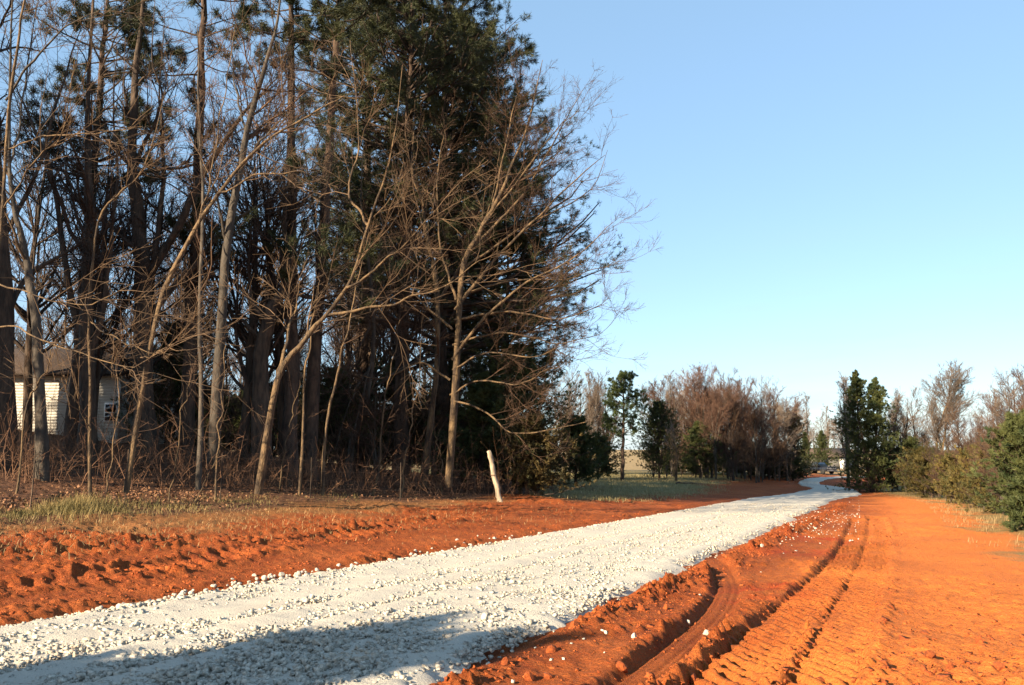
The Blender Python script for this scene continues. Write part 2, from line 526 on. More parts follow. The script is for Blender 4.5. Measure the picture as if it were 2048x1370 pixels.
def build_road():
    t = np.concatenate([[0], np.cumsum(np.hypot(*np.diff(ROAD, axis=0).T))])
    s = [0.0]
    while s[-1] < t[-1]:
        d = abs(s[-1] - 32)
        s.append(s[-1] + max(.05, .008 * d))
    s = np.array(s)
    C = np.stack([np.interp(s, t, ROAD[:, k]) for k in (0, 1)], 1)
    dense = np.interp(s, t, t)
    # smooth the centre line over about four metres
    tt = np.linspace(0, t[-1], 400)
    Q = np.stack([np.interp(tt, t, ROAD[:, k]) for k in (0, 1)], 1)
    for _ in range(14): Q[1:-1] = .25 * Q[:-2] + .5 * Q[1:-1] + .25 * Q[2:]
    C = np.stack([np.interp(s, tt, Q[:, k]) for k in (0, 1)], 1)
    T = np.gradient(C, axis=0); T /= np.hypot(*T.T)[:, None]
    Nn = np.stack([T[:, 1], -T[:, 0]], 1)                    # to the right
    halfw = 2.46 - 1.45 * sstep(62, 84, C[:, 1])
    m = 48
    w_ = np.linspace(-1.06, 1.06, m)
    ln = fbm(s, s * 0, 1.1, 3, 201) * .28 + fbm(s, s * 0, .25, 2, 205) * .12
    rn = fbm(s, s * 0, 1.1, 3, 203) * .28 + fbm(s, s * 0, .25, 2, 207) * .12
    off = halfw[:, None] * w_[None] + np.where(w_[None] < 0, ln[:, None], rn[:, None]) * np.abs(w_[None]) ** 3
    X = C[:, 0:1] + Nn[:, 0:1] * off; Y = C[:, 1:2] + Nn[:, 1:2] * off
    prof = .085 - .02 * w_ ** 2 - .17 * sstep(.93, 1.06, np.abs(w_))
    prof = prof - .028 * np.exp(-((w_ + .55) / .16) ** 2) - .022 * np.exp(-((w_ - .42) / .15) ** 2) + .03 * np.exp(-((w_ + .1) / .08) ** 2) - .03 * np.exp(-((w_ - .10) / .035) ** 2) - .03 * np.exp(-((w_ + .24) / .03) ** 2) + .02 * np.exp(-((w_ - .18) / .05) ** 2) + .02 * np.exp(-((np.abs(w_) - .88) / .06) ** 2)
    Z = H(X, Y) + prof[None] + .035 * fbm(X, Y, .7, 3, 211) + .03 * fbm(X, Y, .12, 2, 221) * (1 - .6 * np.exp(-((w_ + .55) / .2) ** 2))[None]
    n_ = len(s)
    i = np.arange(n_ - 1)[:, None] * m; j = np.arange(m - 1)[None]
    q = np.stack([i + j, i + j + 1, i + m + j + 1, i + m + j], -1).reshape(-1, 4)
    me = mesh('gravel_road', np.stack([X, Y, Z], -1).reshape(-1, 3), [q], M['gravel'], True)
    obj('gravel_road', me, kind='structure')
    return s, C, Nn, halfw


RS, RC, RN, RW = build_road()


def road_pt(d, wv):
    """point on the road at forward distance d and cross position wv in -1..1"""
    k = np.interp(d, RC[:, 1], np.arange(len(RC)))
    f = lambda A: np.stack([np.interp(k, np.arange(len(RC)), A[:, q]) for q in range(2)], -1)
    c, n_ = f(RC), f(RN)
    h_ = np.interp(k, np.arange(len(RC)), RW)
    return c + n_ * (h_ * wv)[..., None]


CUBE = np.array([[-1,-1,-1],[1,-1,-1],[1,1,-1],[-1,1,-1],[-1,-1,1],[1,-1,1],[1,1,1],[-1,1,1]], float)
CUBEQ = np.array([[0,3,2,1],[4,5,6,7],[0,1,5,4],[1,2,6,5],[2,3,7,6],[3,0,4,7]])


def rocks(P, size, seed):
    """crushed stones: jittered eight-cornered blocks, N of them"""
    r = np.random.default_rng(seed)
    n_ = len(P)
    V = CUBE[None] * r.uniform(.45, 1.0, (n_, 8, 1)) * r.uniform(.6, 1.1, (n_, 1, 3))
    V = V + r.normal(0, .22, (n_, 8, 3))
    a, b = r.uniform(0, 6.28, (2, n_))
    ca, sa, cb, sb = np.cos(a), np.sin(a), np.cos(b), np.sin(b)
    x, y, z = V[..., 0], V[..., 1], V[..., 2]
    y, z = y * cb[:, None] - z * sb[:, None], y * sb[:, None] + z * cb[:, None]
    x, y = x * ca[:, None] - y * sa[:, None], x * sa[:, None] + y * ca[:, None]
    V = np.stack([x, y, z * .8], -1) * (size[:, None, None] * .5)
    V += P[:, None, :]
    Q = (np.arange(n_) * 8)[:, None, None] + CUBEQ[None]
    return V.reshape(-1, 3), [Q.reshape(-1, 4)]


def build_gravel():
    r = np.random.default_rng(5)
    n_ = 48000
    d = 4.6 * (44 / 4.6) ** (r.random(n_) ** 1.75)
    wv = r.uniform(-1.0, 1.0, n_)
    wv = np.where(r.random(n_) < .16, -r.normal(.97, .05, n_), wv)
    wv = np.where(r.random(n_) < .03, r.normal(.98, .06, n_), wv)
    keep = r.random(n_) > .90 * np.exp(-((wv + .52) / .22) ** 2) * sstep(7.2, 9.2, d) + .75 * np.exp(-((wv - .42) / .16) ** 2) * sstep(7, 11, d)
    d, wv = d[keep], wv[keep]
    q = road_pt(d, wv)
    size = r.lognormal(math.log(.030), .42, len(d)) * (1 + .22 * sstep(11, 7, d)) * (1 + .9 * np.exp(-((wv + .98) / .07) ** 2) * r.random(len(d)))
    size = np.clip(size, .015, .08)
    prof = .08 - .02 * wv ** 2 - .14 * sstep(.95, 1.1, np.abs(wv)) - .028 * np.exp(-((wv + .55) / .16) ** 2)
    z = H(q[:, 0], q[:, 1]) + prof + size * .12
    V, Q = rocks(np.stack([q[:, 0], q[:, 1], z], 1), size, 6)
    obj('gravel', mesh('gravel', V, Q, M['stone']), label='loose crushed white gravel lying on the road', cat='gravel', kind='stuff')
    # scattered stones kicked on to the clay
    n_ = 452
    px = np.concatenate([r.uniform(1560, 1720, 430), r.uniform(1000, 1700, 22)])
    y = np.where(np.arange(n_) < 430, np.where(r.random(n_) < .75, 1068 - (px - 1560) * .33 + r.normal(6, 13, n_), r.uniform(1010, 1080, n_)),
                 1265 - .45 * (px - 1080) + np.abs(r.normal(20, 60, n_)) - 6)
    P = gpv(px, np.maximum(y, 1000))
    v = road_v(P[:, 0], P[:, 1]); P = P[v > -.1]
    P[:, 2] += detail(P[:, 0], P[:, 1]) + .004
    size = np.clip(r.lognormal(math.log(.033), .35, len(P)), .018, .07)
    V, Q = rocks(P, size, 8)
    obj('spilled_gravel', mesh('spilled_gravel', V, Q, M['stone']), label='white gravel spilled over the red clay beside the road', cat='gravel', kind='stuff')
    # clods of clay: crumbs as one mass
    n_ = 9000
    k = r.random(n_)
    X = np.zeros(n_); Y = np.zeros(n_)
    def along(P, m_, sd):
        t = r.random(m_) * (len(P) - 1); i = np.minimum(t.astype(int), len(P) - 2); f = (t - i)[:, None]
        return P[i] * (1 - f) + P[i + 1] * f + r.normal(0, sd, (m_, 2))
    A = along(BERM, 6500, .22)
    B = np.concatenate([along(TRACK_B, 1200, .36), along(TRACK_C, 1200, .34), along(TRACK_A, 700, .35)])
    C_ = along(TRACK_L, 1300, .5)
    q1 = gpv(r.uniform(1250, 2300, 2200), 1400 - 240 * r.random(2200) ** 1.6)[:, :2]
    u0 = r.uniform(.15, 1.0, 1200); dd = 7 * (40 / 7) ** r.random(1200)
    D = np.stack([-9.17 + .444 * dd - u0 / .914, dd], 1)
    u1 = r.uniform(.3, 5.5, 3000); d1 = 7.5 * (36 / 7.5) ** r.random(3000)
    E = np.stack([-9.17 + .444 * d1 - u1 / .914, d1], 1)
    E = E[r.random(3000) < .45 + 1.6 * noise(E[:, 0], E[:, 1], .9, 23)]
    P = np.concatenate([A, B, C_, q1, D, E])
    keep = (road_u(P[:, 0], P[:, 1]) > .1) | (road_v(P[:, 0], P[:, 1]) > .12)
    for T_, wd_ in ((TRACK_A, .2), (TRACK_B, .28), (TRACK_C, .2)):
        keep &= (line_dist(P[:, 0], P[:, 1], T_)[0] > wd_) | (r.random(len(P)) < .15)
    P = P[keep & (np.hypot(*P.T) > 3)]
    size = np.clip(r.lognormal(math.log(.026), .5, len(P)), .010, .11)
    z = H(P[:, 0], P[:, 1]) + detail(P[:, 0], P[:, 1]) - size * .05
    V, Q = rocks(np.stack([P[:, 0], P[:, 1], z], 1), size, 9)
    obj('clay_crumbs', mesh('clay_crumbs', V, Q, M['clod']), label='crumbled red clay turned up along the tyre tracks', cat='dirt', kind='stuff')


build_gravel()


def big_rock_mesh(name, seed, mat):
    r = np.random.default_rng(seed)
    import bmesh
    bm = bmesh.new()
    bmesh.ops.create_icosphere(bm, subdivisions=2, radius=.5)
    ax = r.normal(size=(7, 3)); ax /= np.linalg.norm(ax, axis=1)[:, None]
    cut = r.uniform(.30, .44, 7)
    sc = r.uniform(.75, 1.15, 3)
    for v in bm.verts:
        p = np.array(v.co)
        for a_, c_ in zip(ax, cut):
            t_ = p @ a_
            if t_ > c_: p = p - a_ * (t_ - c_)
        p = p * sc + r.normal(0, .012, 3)
        v.co = p
    me = bpy.data.meshes.new(name); bm.to_mesh(me); bm.free()
    me.materials.append(mat)
    return me


def build_big_stones():
    r = np.random.default_rng(15)
    ms = [big_rock_mesh('stone', 30 + k, M['stone']) for k in range(5)]
    for k in range(190):
        py = 1268 - 205 * r.random() ** 1.2
        # left edge of the gravel in the photograph
        px = np.interp(-py, [-1268, -1200, -1145, -1110, -1075, -1050], [0, 330, 600, 800, 1000, 1190]) + r.normal(0, 18)
        q = gp(px, py + r.normal(4, 4))
        s_ = .04 + .075 * r.random() ** 2
        o = obj('stone', ms[k % 5], None, 'whitish stone lying loose along the edge of the gravel next to red clay', 'stone', 'stones along the far edge of the gravel')
        o.location = (q[0], q[1], q[2] + .03); o.rotation_euler = tuple(r.uniform(0, 6.28, 3)); o.scale = (s_, s_, s_ * .85)
    for px, py, s_, lab in ((1412, 1258, .075, 'single white stone in the middle of the tyre rut'), (1376, 1236, .055, 'small white stone on the left lip of the tyre rut'),
                            (1268, 1277, .06, 'flat white stone lying on red clay between berm and rut'), (1524, 1102, .09, 'white stone resting by the crumbly berm far along the clay'),
                            (1676, 1158, .06, 'small white stone beside the chevron tyre tracks'), (970, 1256, .10, 'biggest cream stone standing out of the gravel near the clay')):
        q = gp(px, py)
        o = obj('stone', ms[int(r.integers(5))], None, lab, 'stone')
        z = float(detail(np.array([q[0]]), np.array([q[1]]))[0]) if road_v(q[0], q[1]) > 0 else .09
        o.location = (q[0], q[1], q[2] + z + s_ * .2); o.rotation_euler = tuple(r.uniform(0, 6.28, 3)); o.scale = (s_ * 1.2, s_, s_ * .8)
    cs = [big_rock_mesh('clay_clod', 50 + k, M['clod']) for k in range(4)]
    spots = [(1060, 1352), (1098, 1347), (1104, 1305), (1180, 1272), (1150, 1262), (1235, 1262), (1283, 1222), (1330, 1215), (1862, 1330), (1780, 1215), (1700, 1300), (1850, 1270), (1960, 1300), (1900, 1345), (1770, 1345), (1640, 1355), (1995, 1345), (1240, 1330), (1010, 1330), (1390, 1160)]
    for k, (px, py) in enumerate(spots):
        q = gp(px, py); s_ = r.uniform(.08, .14)
        o = obj('clay_clod', cs[k % 4], None, 'lump of red clay lying on the churned ground right of the gravel', 'clod', 'lumps of clay right of the road')
        z = float(detail(np.array([q[0]]), np.array([q[1]]))[0])
        o.location = (q[0], q[1], q[2] + z + s_ * .02); o.rotation_euler = tuple(r.uniform(0, 6.28, 3)); o.scale = (s_ * 1.2, s_, s_ * .75)


build_big_stones()

# ------------------------------------------------------------------ branching
def nrm(a):
    return a / np.maximum(np.linalg.norm(a, axis=-1, keepdims=True), 1e-9)


def tubes(groups, rough=0.0, seed=0):
    """groups: list of (P[M,N,3], R[M,N], sides) -> V, faces"""
    r = np.random.default_rng(seed)
    Vs, Fs, base = [], [], 0
    for P, R_, s in groups:
        if len(P) == 0: continue
        m_, n_ = P.shape[:2]
        T = nrm(np.gradient(P, axis=1))
        mean = nrm(P[:, -1] - P[:, 0])
        ref = np.where(np.abs(mean[:, 2:3]) < .8, np.array([[0, 0, 1.0]]), np.array([[1.0, 0, 0]]))
        A = ref[:, None] - (ref[:, None] * T).sum(-1, keepdims=True) * T
        A = nrm(A); B = np.cross(T, A)
        ang = np.arange(s) * 2 * np.pi / s
        rr = R_[:, :, None]
        if rough: rr = rr * (1 + rough * r.normal(size=(m_, n_, s)))
        else: rr = np.broadcast_to(rr, (m_, n_, s))
        ring = P[:, :, None] + rr[..., None] * (np.cos(ang)[None, None, :, None] * A[:, :, None] + np.sin(ang)[None, None, :, None] * B[:, :, None])
        Vs.append(ring.reshape(-1, 3))
        i = np.arange(m_)[:, None, None] * (n_ * s) + np.arange(n_ - 1)[None, :, None] * s
        j = np.arange(s)[None, None]; j2 = (j + 1) % s
        Fs.append((np.stack([i + j, i + j2, i + s + j2, i + s + j], -1).reshape(-1, 4)) + base)
        base += m_ * n_ * s
    return np.concatenate(Vs), Fs


def lerp_at(A, i, t):
    n_ = A.shape[1]
    f = t * (n_ - 1); k = np.minimum(f.astype(int), n_ - 2); f = f - k
    if A.ndim == 3: f = f[:, None]
    return A[i, k] * (1 - f) + A[i, k + 1] * f


def sprout(P, R_, n, t0, t1, ang, length, npts, wig, trop, rad, r, fall=.5, rmin=.004, tip=.35, bias=None):
    """grow n children from every parent polyline"""
    m_ = len(P)
    cnt = n if not np.isscalar(n) else np.full(m_, n)
    i = np.repeat(np.arange(m_), cnt)
    k = len(i)
    t = r.uniform(t0, t1, k)
    p = lerp_at(P, i, t)
    T = nrm(lerp_at(np.gradient(P, axis=1), i, t))
    Q = r.normal(size=(k, 3))
    if bias is not None: Q = Q + np.asarray(bias)
    Q = nrm(Q - (Q * T).sum(-1, keepdims=True) * T)
    a = np.radians(r.uniform(ang[0], ang[1], k))[:, None]
    D = np.cos(a) * T + np.sin(a) * Q
    Lp = np.linalg.norm(np.diff(P, axis=1), axis=-1).sum(1)[i] if length[0] == 'rel' else 1.0
    Ln = Lp * r.uniform(length[1], length[2], k) * (1 - fall * t)
    out_ = np.zeros((k, npts, 3)); out_[:, 0] = p
    step = (Ln / (npts - 1))[:, None]
    for q in range(1, npts):
        D = nrm(D + wig * r.normal(size=(k, 3)) + np.array([0, 0, trop]))
        out_[:, q] = out_[:, q - 1] + D * step
    r0 = np.maximum(lerp_at(R_, i, t) * r.uniform(rad * .7, rad, k), rmin)
    Rn = np.maximum(r0[:, None] * np.linspace(1, tip, npts)[None], rmin * .6)
    return out_, Rn


def poly(pts, r0, r1, n=14, wob=0.0, r=rng):
    P = smooth_line(np.asarray(pts, float), n)
    if wob:
        nz_ = r.normal(0, wob * 1.5, (n, 3)); nz_[1:-1] = .3 * nz_[:-2] + .4 * nz_[1:-1] + .3 * nz_[2:]; nz_[[0, -1]] = 0
        P = P + nz_
    R_ = r1 + (r0 - r1) * (1 - np.linspace(0, 1, n)) ** .8
    return P[None], R_[None]


def cat(gs):
    return np.concatenate([g[0] for g in gs]), np.concatenate([g[1] for g in gs])


def needles(C, D, k, ln, wd, spread, r):
    """k thin blades round each centre, leaning along D"""
    m_ = len(C)
    d = nrm(D[:, None] + spread * r.normal(size=(m_, k, 3)))
    l_ = ln * r.uniform(.6, 1.15, (m_, k, 1))
    side = nrm(np.cross(d, r.normal(size=(m_, k, 3)))) * wd
    c = C[:, None] + r.normal(0, ln * .18, (m_, k, 3))
    V = np.stack([c - side, c + side, c + d * l_], 2).reshape(-1, 3)
    return V, np.arange(len(V)).reshape(-1, 3)


def tree_obj(name, label, base, trunk, crown, tmat, cmat, foliage=None, fmat=None, group=None, rough=.06, cat_='tree'):
    t = thing(name, label, cat_, tuple(base), group=group)
    b = np.asarray(base, float)
    V, Fc = tubes(trunk, rough, 3)
    obj('trunk', mesh('trunk', V - b, Fc, M[tmat], True), t)
    if crown:
        V, Fc = tubes(crown, 0, 4)
        obj('branches', mesh('branches', V - b, Fc, M[cmat], False), t)
    if foliage is not None:
        V = np.concatenate([f[0] for f in foliage]); o_ = 0; fs = []
        for f in foliage:
            fs.append(f[1] + o_); o_ += len(f[0])
        obj('foliage', mesh('foliage', V - b, [np.concatenate(fs)], M[fmat]), t)
    return t


def hand_tree(name, label, d, main, width, limbs=(), tmat='bark_dark', cmat='twig_dark', dens=1.0, seed=0, spec=None, depth_lean=0.0, ground=True, twl=1.0, up=.06):
    """a bare tree whose trunk and big limbs follow pixel polylines at distance d"""
    r = np.random.default_rng(seed + 1000)
    k = d / F
    P0 = [pt(x, y, d) for x, y in main]
    b = np.array([P0[0][0], d, float(H(P0[0][0], d))])
    if ground:
        P0 = [b - [0, 0, .2]] + P0 if P0[0][2] > b[2] else [b - [0, 0, .2]] + P0[1:]
    for q in range(1, len(P0)): P0[q][1] += depth_lean * q
    wr = width * k / 2 * (.62 if tmat == 'bark_tan' else .78)
    tr = poly(P0, wr * 1.12, max(wr * .10, .010), 24, .035 if d < 30 else .05, r)
    tr[1][0][:2] *= 1.18
    allm = [tr]
    for pts, wd, *dz in limbs:
        dz = dz[0] if dz else r.uniform(-2.5, 2.5)
        Q = [pt(x, y, d + dz * i_ / (len(pts) - 1)) for i_, (x, y) in enumerate(pts)]
        allm.append(poly(Q, wd * k / 2 * .68, .009, 24, .03, r))
    Pm, Rm = cat(allm)
    L1 = sprout(Pm, Rm, max(2, int(11 * dens)), .25, 1, (25, 65), ('abs', 1.6 * twl, 4.6 * twl), 7, .15, up, .55, r, fall=.35, rmin=.011)
    L2 = sprout(L1[0], L1[1], max(2, int(7 * dens)), .12, 1, (20, 60), ('rel', .3, .65), 4, .15, up * .8, .6, r, rmin=.007)
    L3 = sprout(L2[0], L2[1], max(2, int(6 * dens)), .1, 1, (20, 55), ('rel', .35, .8), 2, .15, up * .6, .6, r, rmin=.0045)
    trunk = [(Pm, Rm, 9)]
    crown = [(L1[0], L1[1], 3), (L2[0], L2[1], 3), (L3[0], L3[1], 3)]
    return tree_obj(name, label, b, trunk, crown, tmat, cmat)


# ---- pines
def pine(name, label, base, lean, h, r0, zc, prof, nb, seed, fmat='needle', tuftk=17, dead=8, extra=(), group=None, azb=None, wd=.0135, ln=.29, ends=6):
    r = np.random.default_rng(seed + 300)
    b = np.asarray(base, float)
    n_ = 26
    t = np.linspace(0, 1, n_)
    P = np.stack([b[0] + lean * t ** 1.2, b[1] + 0 * t, b[2] - .2 + t * h], 1)
    P[1:-1, :2] += r.normal(0, .03, (n_ - 2, 2))
    R_ = r0 * (1.08 - .95 * t); R_[0] *= 1.2
    trunk = [(P[None], R_[None], 10)]
    zs = r.uniform(zc, 1, nb) if prof is not None else np.zeros(0)
    az = r.uniform(0, 6.283, len(zs))
    if azb is not None: az = np.where(r.random(len(zs)) < azb[1], r.normal(azb[0], .9, len(zs)), az)
    ln_ = np.interp(zs, prof[0], prof[1]) * r.uniform(.65, 1.08, len(zs)) if prof is not None else np.zeros(0)
    st = lerp_at(P[None], np.zeros(len(zs), int), zs)
    ndp = 9
    B = np.zeros((len(zs), ndp, 3)); B[:, 0] = st
    el = r.normal(.08, .16, len(zs)) + .45 * (zs - zc) / (1 - zc + 1e-6)
    D = np.stack([np.cos(az) * np.cos(el), np.sin(az) * np.cos(el), np.sin(el)], 1)
    for q in range(1, ndp):
        D = nrm(D + .10 * r.normal(size=D.shape) + np.array([0, 0, -.03 + .018 * q]))
        B[:, q] = B[:, q - 1] + D * (ln_ / (ndp - 1))[:, None]
    BR = np.maximum(np.linspace(1, .2, ndp)[None] * (.012 + .012 * ln_)[:, None], .008)
    crown, fol = [], []
    ex = []
    for z_, tip in extra:
        s_ = lerp_at(P[None], np.zeros(1, int), np.array([z_]))[0]
        mid = (s_ + np.asarray(tip)) / 2 + np.array([0, 0, -.3]) + r.normal(0, .2, 3)
        Q, QR = poly([s_, mid, tip], .05, .012, ndp, .04, r)
        ex.append((Q, QR))
    if ex:
        E, ER = cat(ex)
        B = np.concatenate([B, E]) if len(B) else E
        BR = np.concatenate([BR, ER]) if len(BR) else ER
    if len(B):
        S1 = sprout(B, BR, ends, .35, 1, (25, 60), ('rel', .18, .4), 4, .14, .06, .6, r, fall=.4, rmin=.007)
        S2 = sprout(S1[0], S1[1], 3, .4, 1, (20, 50), ('rel', .3, .6), 2, .14, .1, .6, r, rmin=.005)
        crown += [(B, BR, 4), (S1[0], S1[1], 3), (S2[0], S2[1], 3)]
        for G, kk in ((B[:, -3:], 1.0), (S1[0], 1.0), (S2[0], 1.0)):
            C = G[:, -1]; Dd = G[:, -1] - G[:, -2]
            fol.append(needles(C, nrm(Dd), tuftk, ln, wd, .75, r))
            C2 = G[:, -2]
            fol.append(needles(C2, nrm(Dd), tuftk * 2 // 3, ln, wd, .8, r))
    if dead:
        i0 = np.zeros(1, int)
        Dd_ = sprout(P[None], R_[None], dead, .25, max(zc, .3), (70, 100), ('abs', .6, 2.6), 6, .14, -.01, .18, r, fall=.2, rmin=.01)
        D2_ = sprout(Dd_[0], Dd_[1], 4, .3, 1, (25, 60), ('rel', .25, .5), 4, .15, 0, .6, r, rmin=.005)
        crown += [(Dd_[0], Dd_[1], 4), (D2_[0], D2_[1], 3)]
    return tree_obj(name, label, b, trunk, crown, 'bark_pine', 'twig_dark', fol if fol else None, fmat, group)


# ---- cedars: spire or bush of fine sprays from the ground up
CEDARS = {}


def cedar(name, label, base, h, prof, nb, seed, fmat='cedar', tops=1, group=None, cat_='tree', share=True, **kw):
    key = (name, fmat, seed % 2, tops) if share else seed
    if share and key in CEDARS:
        o, h0, w0 = CEDARS[key]
        ws = max(prof[1]) / w0
        return dup(o, tuple(base), seed * 2.1, (ws, ws, h / h0), label, group)
    o = cedar_new(name, label, base, h, prof, nb, seed, fmat, tops, group=group, cat_=cat_, **kw)
    CEDARS[key] = (o, h, max(prof[1]))
    return o


def cedar_new(name, label, base, h, prof, nb, seed, fmat='cedar', tops=1, k=11, ln=.17, wd=.022, bare=0.03, group=None, cat_='tree', rise=.5):
    r = np.random.default_rng(seed + 600)
    b = np.asarray(base, float)
    trunks, B_, R__ = [], [], []
    for q in range(tops):
        off = np.array([r.normal(0, .12) + (q - (tops - 1) / 2) * 1.35, r.normal(0, .1), 0])
        hh = h * (1 - .05 * q)
        t = np.linspace(0, 1, 12)[:, None]
        P = b + off * np.minimum(t * 1.6, 1) + np.array([0, 0, 1]) * t * hh - np.array([0, 0, .1])
        P[1:-1, :2] += r.normal(0, .02, (10, 2))
        trunks.append((P[None], np.linspace(.016 * h + .03, .012, 12)[None], 7))
        zs = r.uniform(bare, 1, nb // tops) ** .85
        L_ = np.interp(zs, prof[0], prof[1]) * r.uniform(.35, 1.35, len(zs))
        az = r.uniform(0, 6.283, len(zs))
        # lumpy outline: some sides grow longer
        L_ *= 1 + .22 * np.sin(az * 3 + zs * 9 + seed) + .12 * np.sin(az * 5 - zs * 23)
        el = r.normal(rise * .6, .18, len(zs)) + rise * .6 * zs
        D = np.stack([np.cos(az) * np.cos(el), np.sin(az) * np.cos(el), np.sin(el)], 1)
        B = np.zeros((len(zs), 6, 3)); B[:, 0] = lerp_at(P[None], np.zeros(len(zs), int), zs)
        for s_ in range(1, 6):
            D = nrm(D + .12 * r.normal(size=D.shape) + np.array([0, 0, .05]))
            B[:, s_] = B[:, s_ - 1] + D * (L_ / 5)[:, None]
        B_.append(B); R__.append(np.maximum(np.linspace(1, .3, 6)[None] * (.006 + .008 * L_)[:, None], .005))
    B, BR = np.concatenate(B_), np.concatenate(R__)
    S1 = sprout(B, BR, 5, .25, 1, (25, 60), ('rel', .15, .42), 4, .15, .1, .6, r, fall=.3, rmin=.005)
    fol = []
    for G in (B, S1[0]):
        for q in range(G.shape[1] // 2, G.shape[1]):
            Dd = nrm(G[:, q] - G[:, q - 1] + np.array([0, 0, .25 * np.median(np.linalg.norm(G[:, q] - G[:, q - 1], axis=1))]))
            fol.append(needles(G[:, q], Dd, k, ln, wd, .45, r))
    return tree_obj(name, label, b, trunks, [(B, BR, 3)], 'bark_dark', 'twig_dark', fol, fmat, group, cat_=cat_)


# ---- bare trees seen from far off (prototypes, about 10 m tall)
def bare(name, label, base, h, seed, form='round', cmat='twig_pale', tmat='bark_grey', stems=1, dens=1.0, tw=.010, group=None, cat_='tree'):
    r = np.random.default_rng(seed + 900)
    b = np.asarray(base, float)
    main = []
    for q in range(stems):
        a = r.uniform(0, 6.283); sp = 0 if stems == 1 else r.uniform(.08, .22) * h
        tip = b + np.array([math.cos(a) * sp, math.sin(a) * sp, h * r.uniform(.8, 1)])
        mid = b + np.array([math.cos(a) * sp * .35, math.sin(a) * sp * .35, h * .45]) + r.normal(0, .02 * h, 3)
        main.append(poly([b - [0, 0, .15], mid, tip], .013 * h / math.sqrt(stems) + .02, .012, 16, .03, r))
    Pm, Rm = cat(main)
    ang = {'round': (35, 65), 'narrow': (15, 32), 'wide': (45, 80)}[form]
    l1 = {'round': (.28, .5), 'narrow': (.16, .34), 'wide': (.35, .6)}[form]
    n1 = int({'round': 30, 'narrow': 38, 'wide': 24}[form] * dens / max(1, stems * .55))
    L1 = sprout(Pm, Rm, n1, .2, .97, ang, ('rel', *l1), 8, .10, .10, .55, r, fall=.55, rmin=tw * 1.6)
    L2 = sprout(L1[0], L1[1], 8, .15, 1, (20, 50), ('rel', .3, .6), 5, .12, .10, .6, r, rmin=tw * 1.1)
    L3 = sprout(L2[0], L2[1], int(8 * dens), .1, 1, (20, 50), ('rel', .4, .8), 2, .12, .08, .6, r, rmin=tw * .8)
    return tree_obj(name, label, b, [(Pm, Rm, 7)], [(L1[0], L1[1], 4), (L2[0], L2[1], 3), (L3[0], L3[1], 3)], tmat, cmat, group=group, cat_=cat_)


def on(px, d):
    """ground point at distance d seen under pixel column px (near the horizon row)"""
    x = (px - 1024) / F / (CP - SP * (685 - 930) / F) * d
    return np.array([x, d, float(H(x, d))])


# ------------------------------------------------------------------ left wood: dark oaks and grey trunks
hand_tree('oak_tree', 'thick dark trunk cut off by the left border of the wood', 26, [(8, 950), (12, 800), (8, 640), (2, 450), (-12, 250), (-30, 0), (-40, -150)], 42,
          [([(12, 640), (30, 590), (52, 545), (110, 520), (180, 470), (240, 400)], 17), ([(4, 480), (45, 400), (85, 320), (120, 180), (170, 40)], 16)], seed=1)
hand_tree('bare_tree', 'smooth grey trunk in front of the white house bending left as it rises', 24.5, [(85, 975), (84, 850), (80, 700), (70, 590), (48, 500), (22, 390), (10, 240), (22, 80), (30, -100)], 26,
          [([(18, 330), (40, 260), (60, 100), (85, -40)], 8), ([(12, 200), (60, 130), (120, 60), (200, 20)], 8, -2)], 'bark_grey', 'twig_tan', seed=2)
hand_tree('oak_tree', 'dark forked oak standing before the right end of the white house', 29, [(172, 930), (174, 800), (176, 700), (178, 600), (182, 480), (178, 380), (170, 250), (182, 100), (190, -80)], 38,
          [([(172, 690), (140, 600), (128, 500), (118, 400), (90, 300), (50, 220), (25, 160)], 22), ([(178, 720), (205, 640), (215, 540), (225, 470), (240, 380), (225, 250), (235, 100)], 19), ([(180, 500), (150, 420), (130, 330), (110, 200)], 12)], seed=3)
hand_tree('oak_tree', 'massive dark oak with limbs sprawling to the right behind the pale leaning stem', 31, [(290, 930), (288, 800), (286, 680), (290, 560), (275, 440), (268, 330), (262, 200), (285, 60), (290, -100)], 48,
          [([(288, 660), (330, 590), (375, 545), (430, 480), (500, 420), (580, 385)], 22), ([(292, 560), (330, 500), (375, 420), (415, 330), (465, 260), (510, 200), (560, 150)], 26), ([(285, 610), (310, 520), (318, 420), (330, 330), (315, 180), (330, 20)], 20),
           ([(268, 330), (300, 260), (330, 190), (300, 120), (310, 0)], 13)], seed=4)
hand_tree('bare_tree', 'pale sunlit slender trunk leaning right across the dark oaks', 22.5, [(252, 985), (258, 900), (266, 810), (276, 730), (296, 650), (322, 575), (360, 510), (400, 445), (432, 390), (480, 330), (530, 280), (600, 240), (690, 190)], 15,
          [([(278, 720), (330, 700), (345, 688)], 4, -1), ([(400, 445), (420, 380), (430, 300), (450, 180), (470, 60)], 6, 1), ([(432, 390), (520, 345), (610, 345)], 6, -2)], 'bark_tan', 'twig_tan', dens=.8, seed=5, twl=.8)
hand_tree('bare_tree', 'grey smooth trunk between the dark oak and the pines tilting right with height', 28, [(425, 930), (428, 800), (432, 690), (442, 590), (452, 490), (470, 390), (492, 270), (515, 180), (545, 80), (570, -60)], 22,
          [([(452, 480), (440, 400), (400, 320), (390, 200)], 9), ([(492, 270), (470, 180), (462, 60)], 8), ([(480, 340), (530, 270), (590, 220)], 9)], 'bark_grey', 'twig_brown', seed=6)
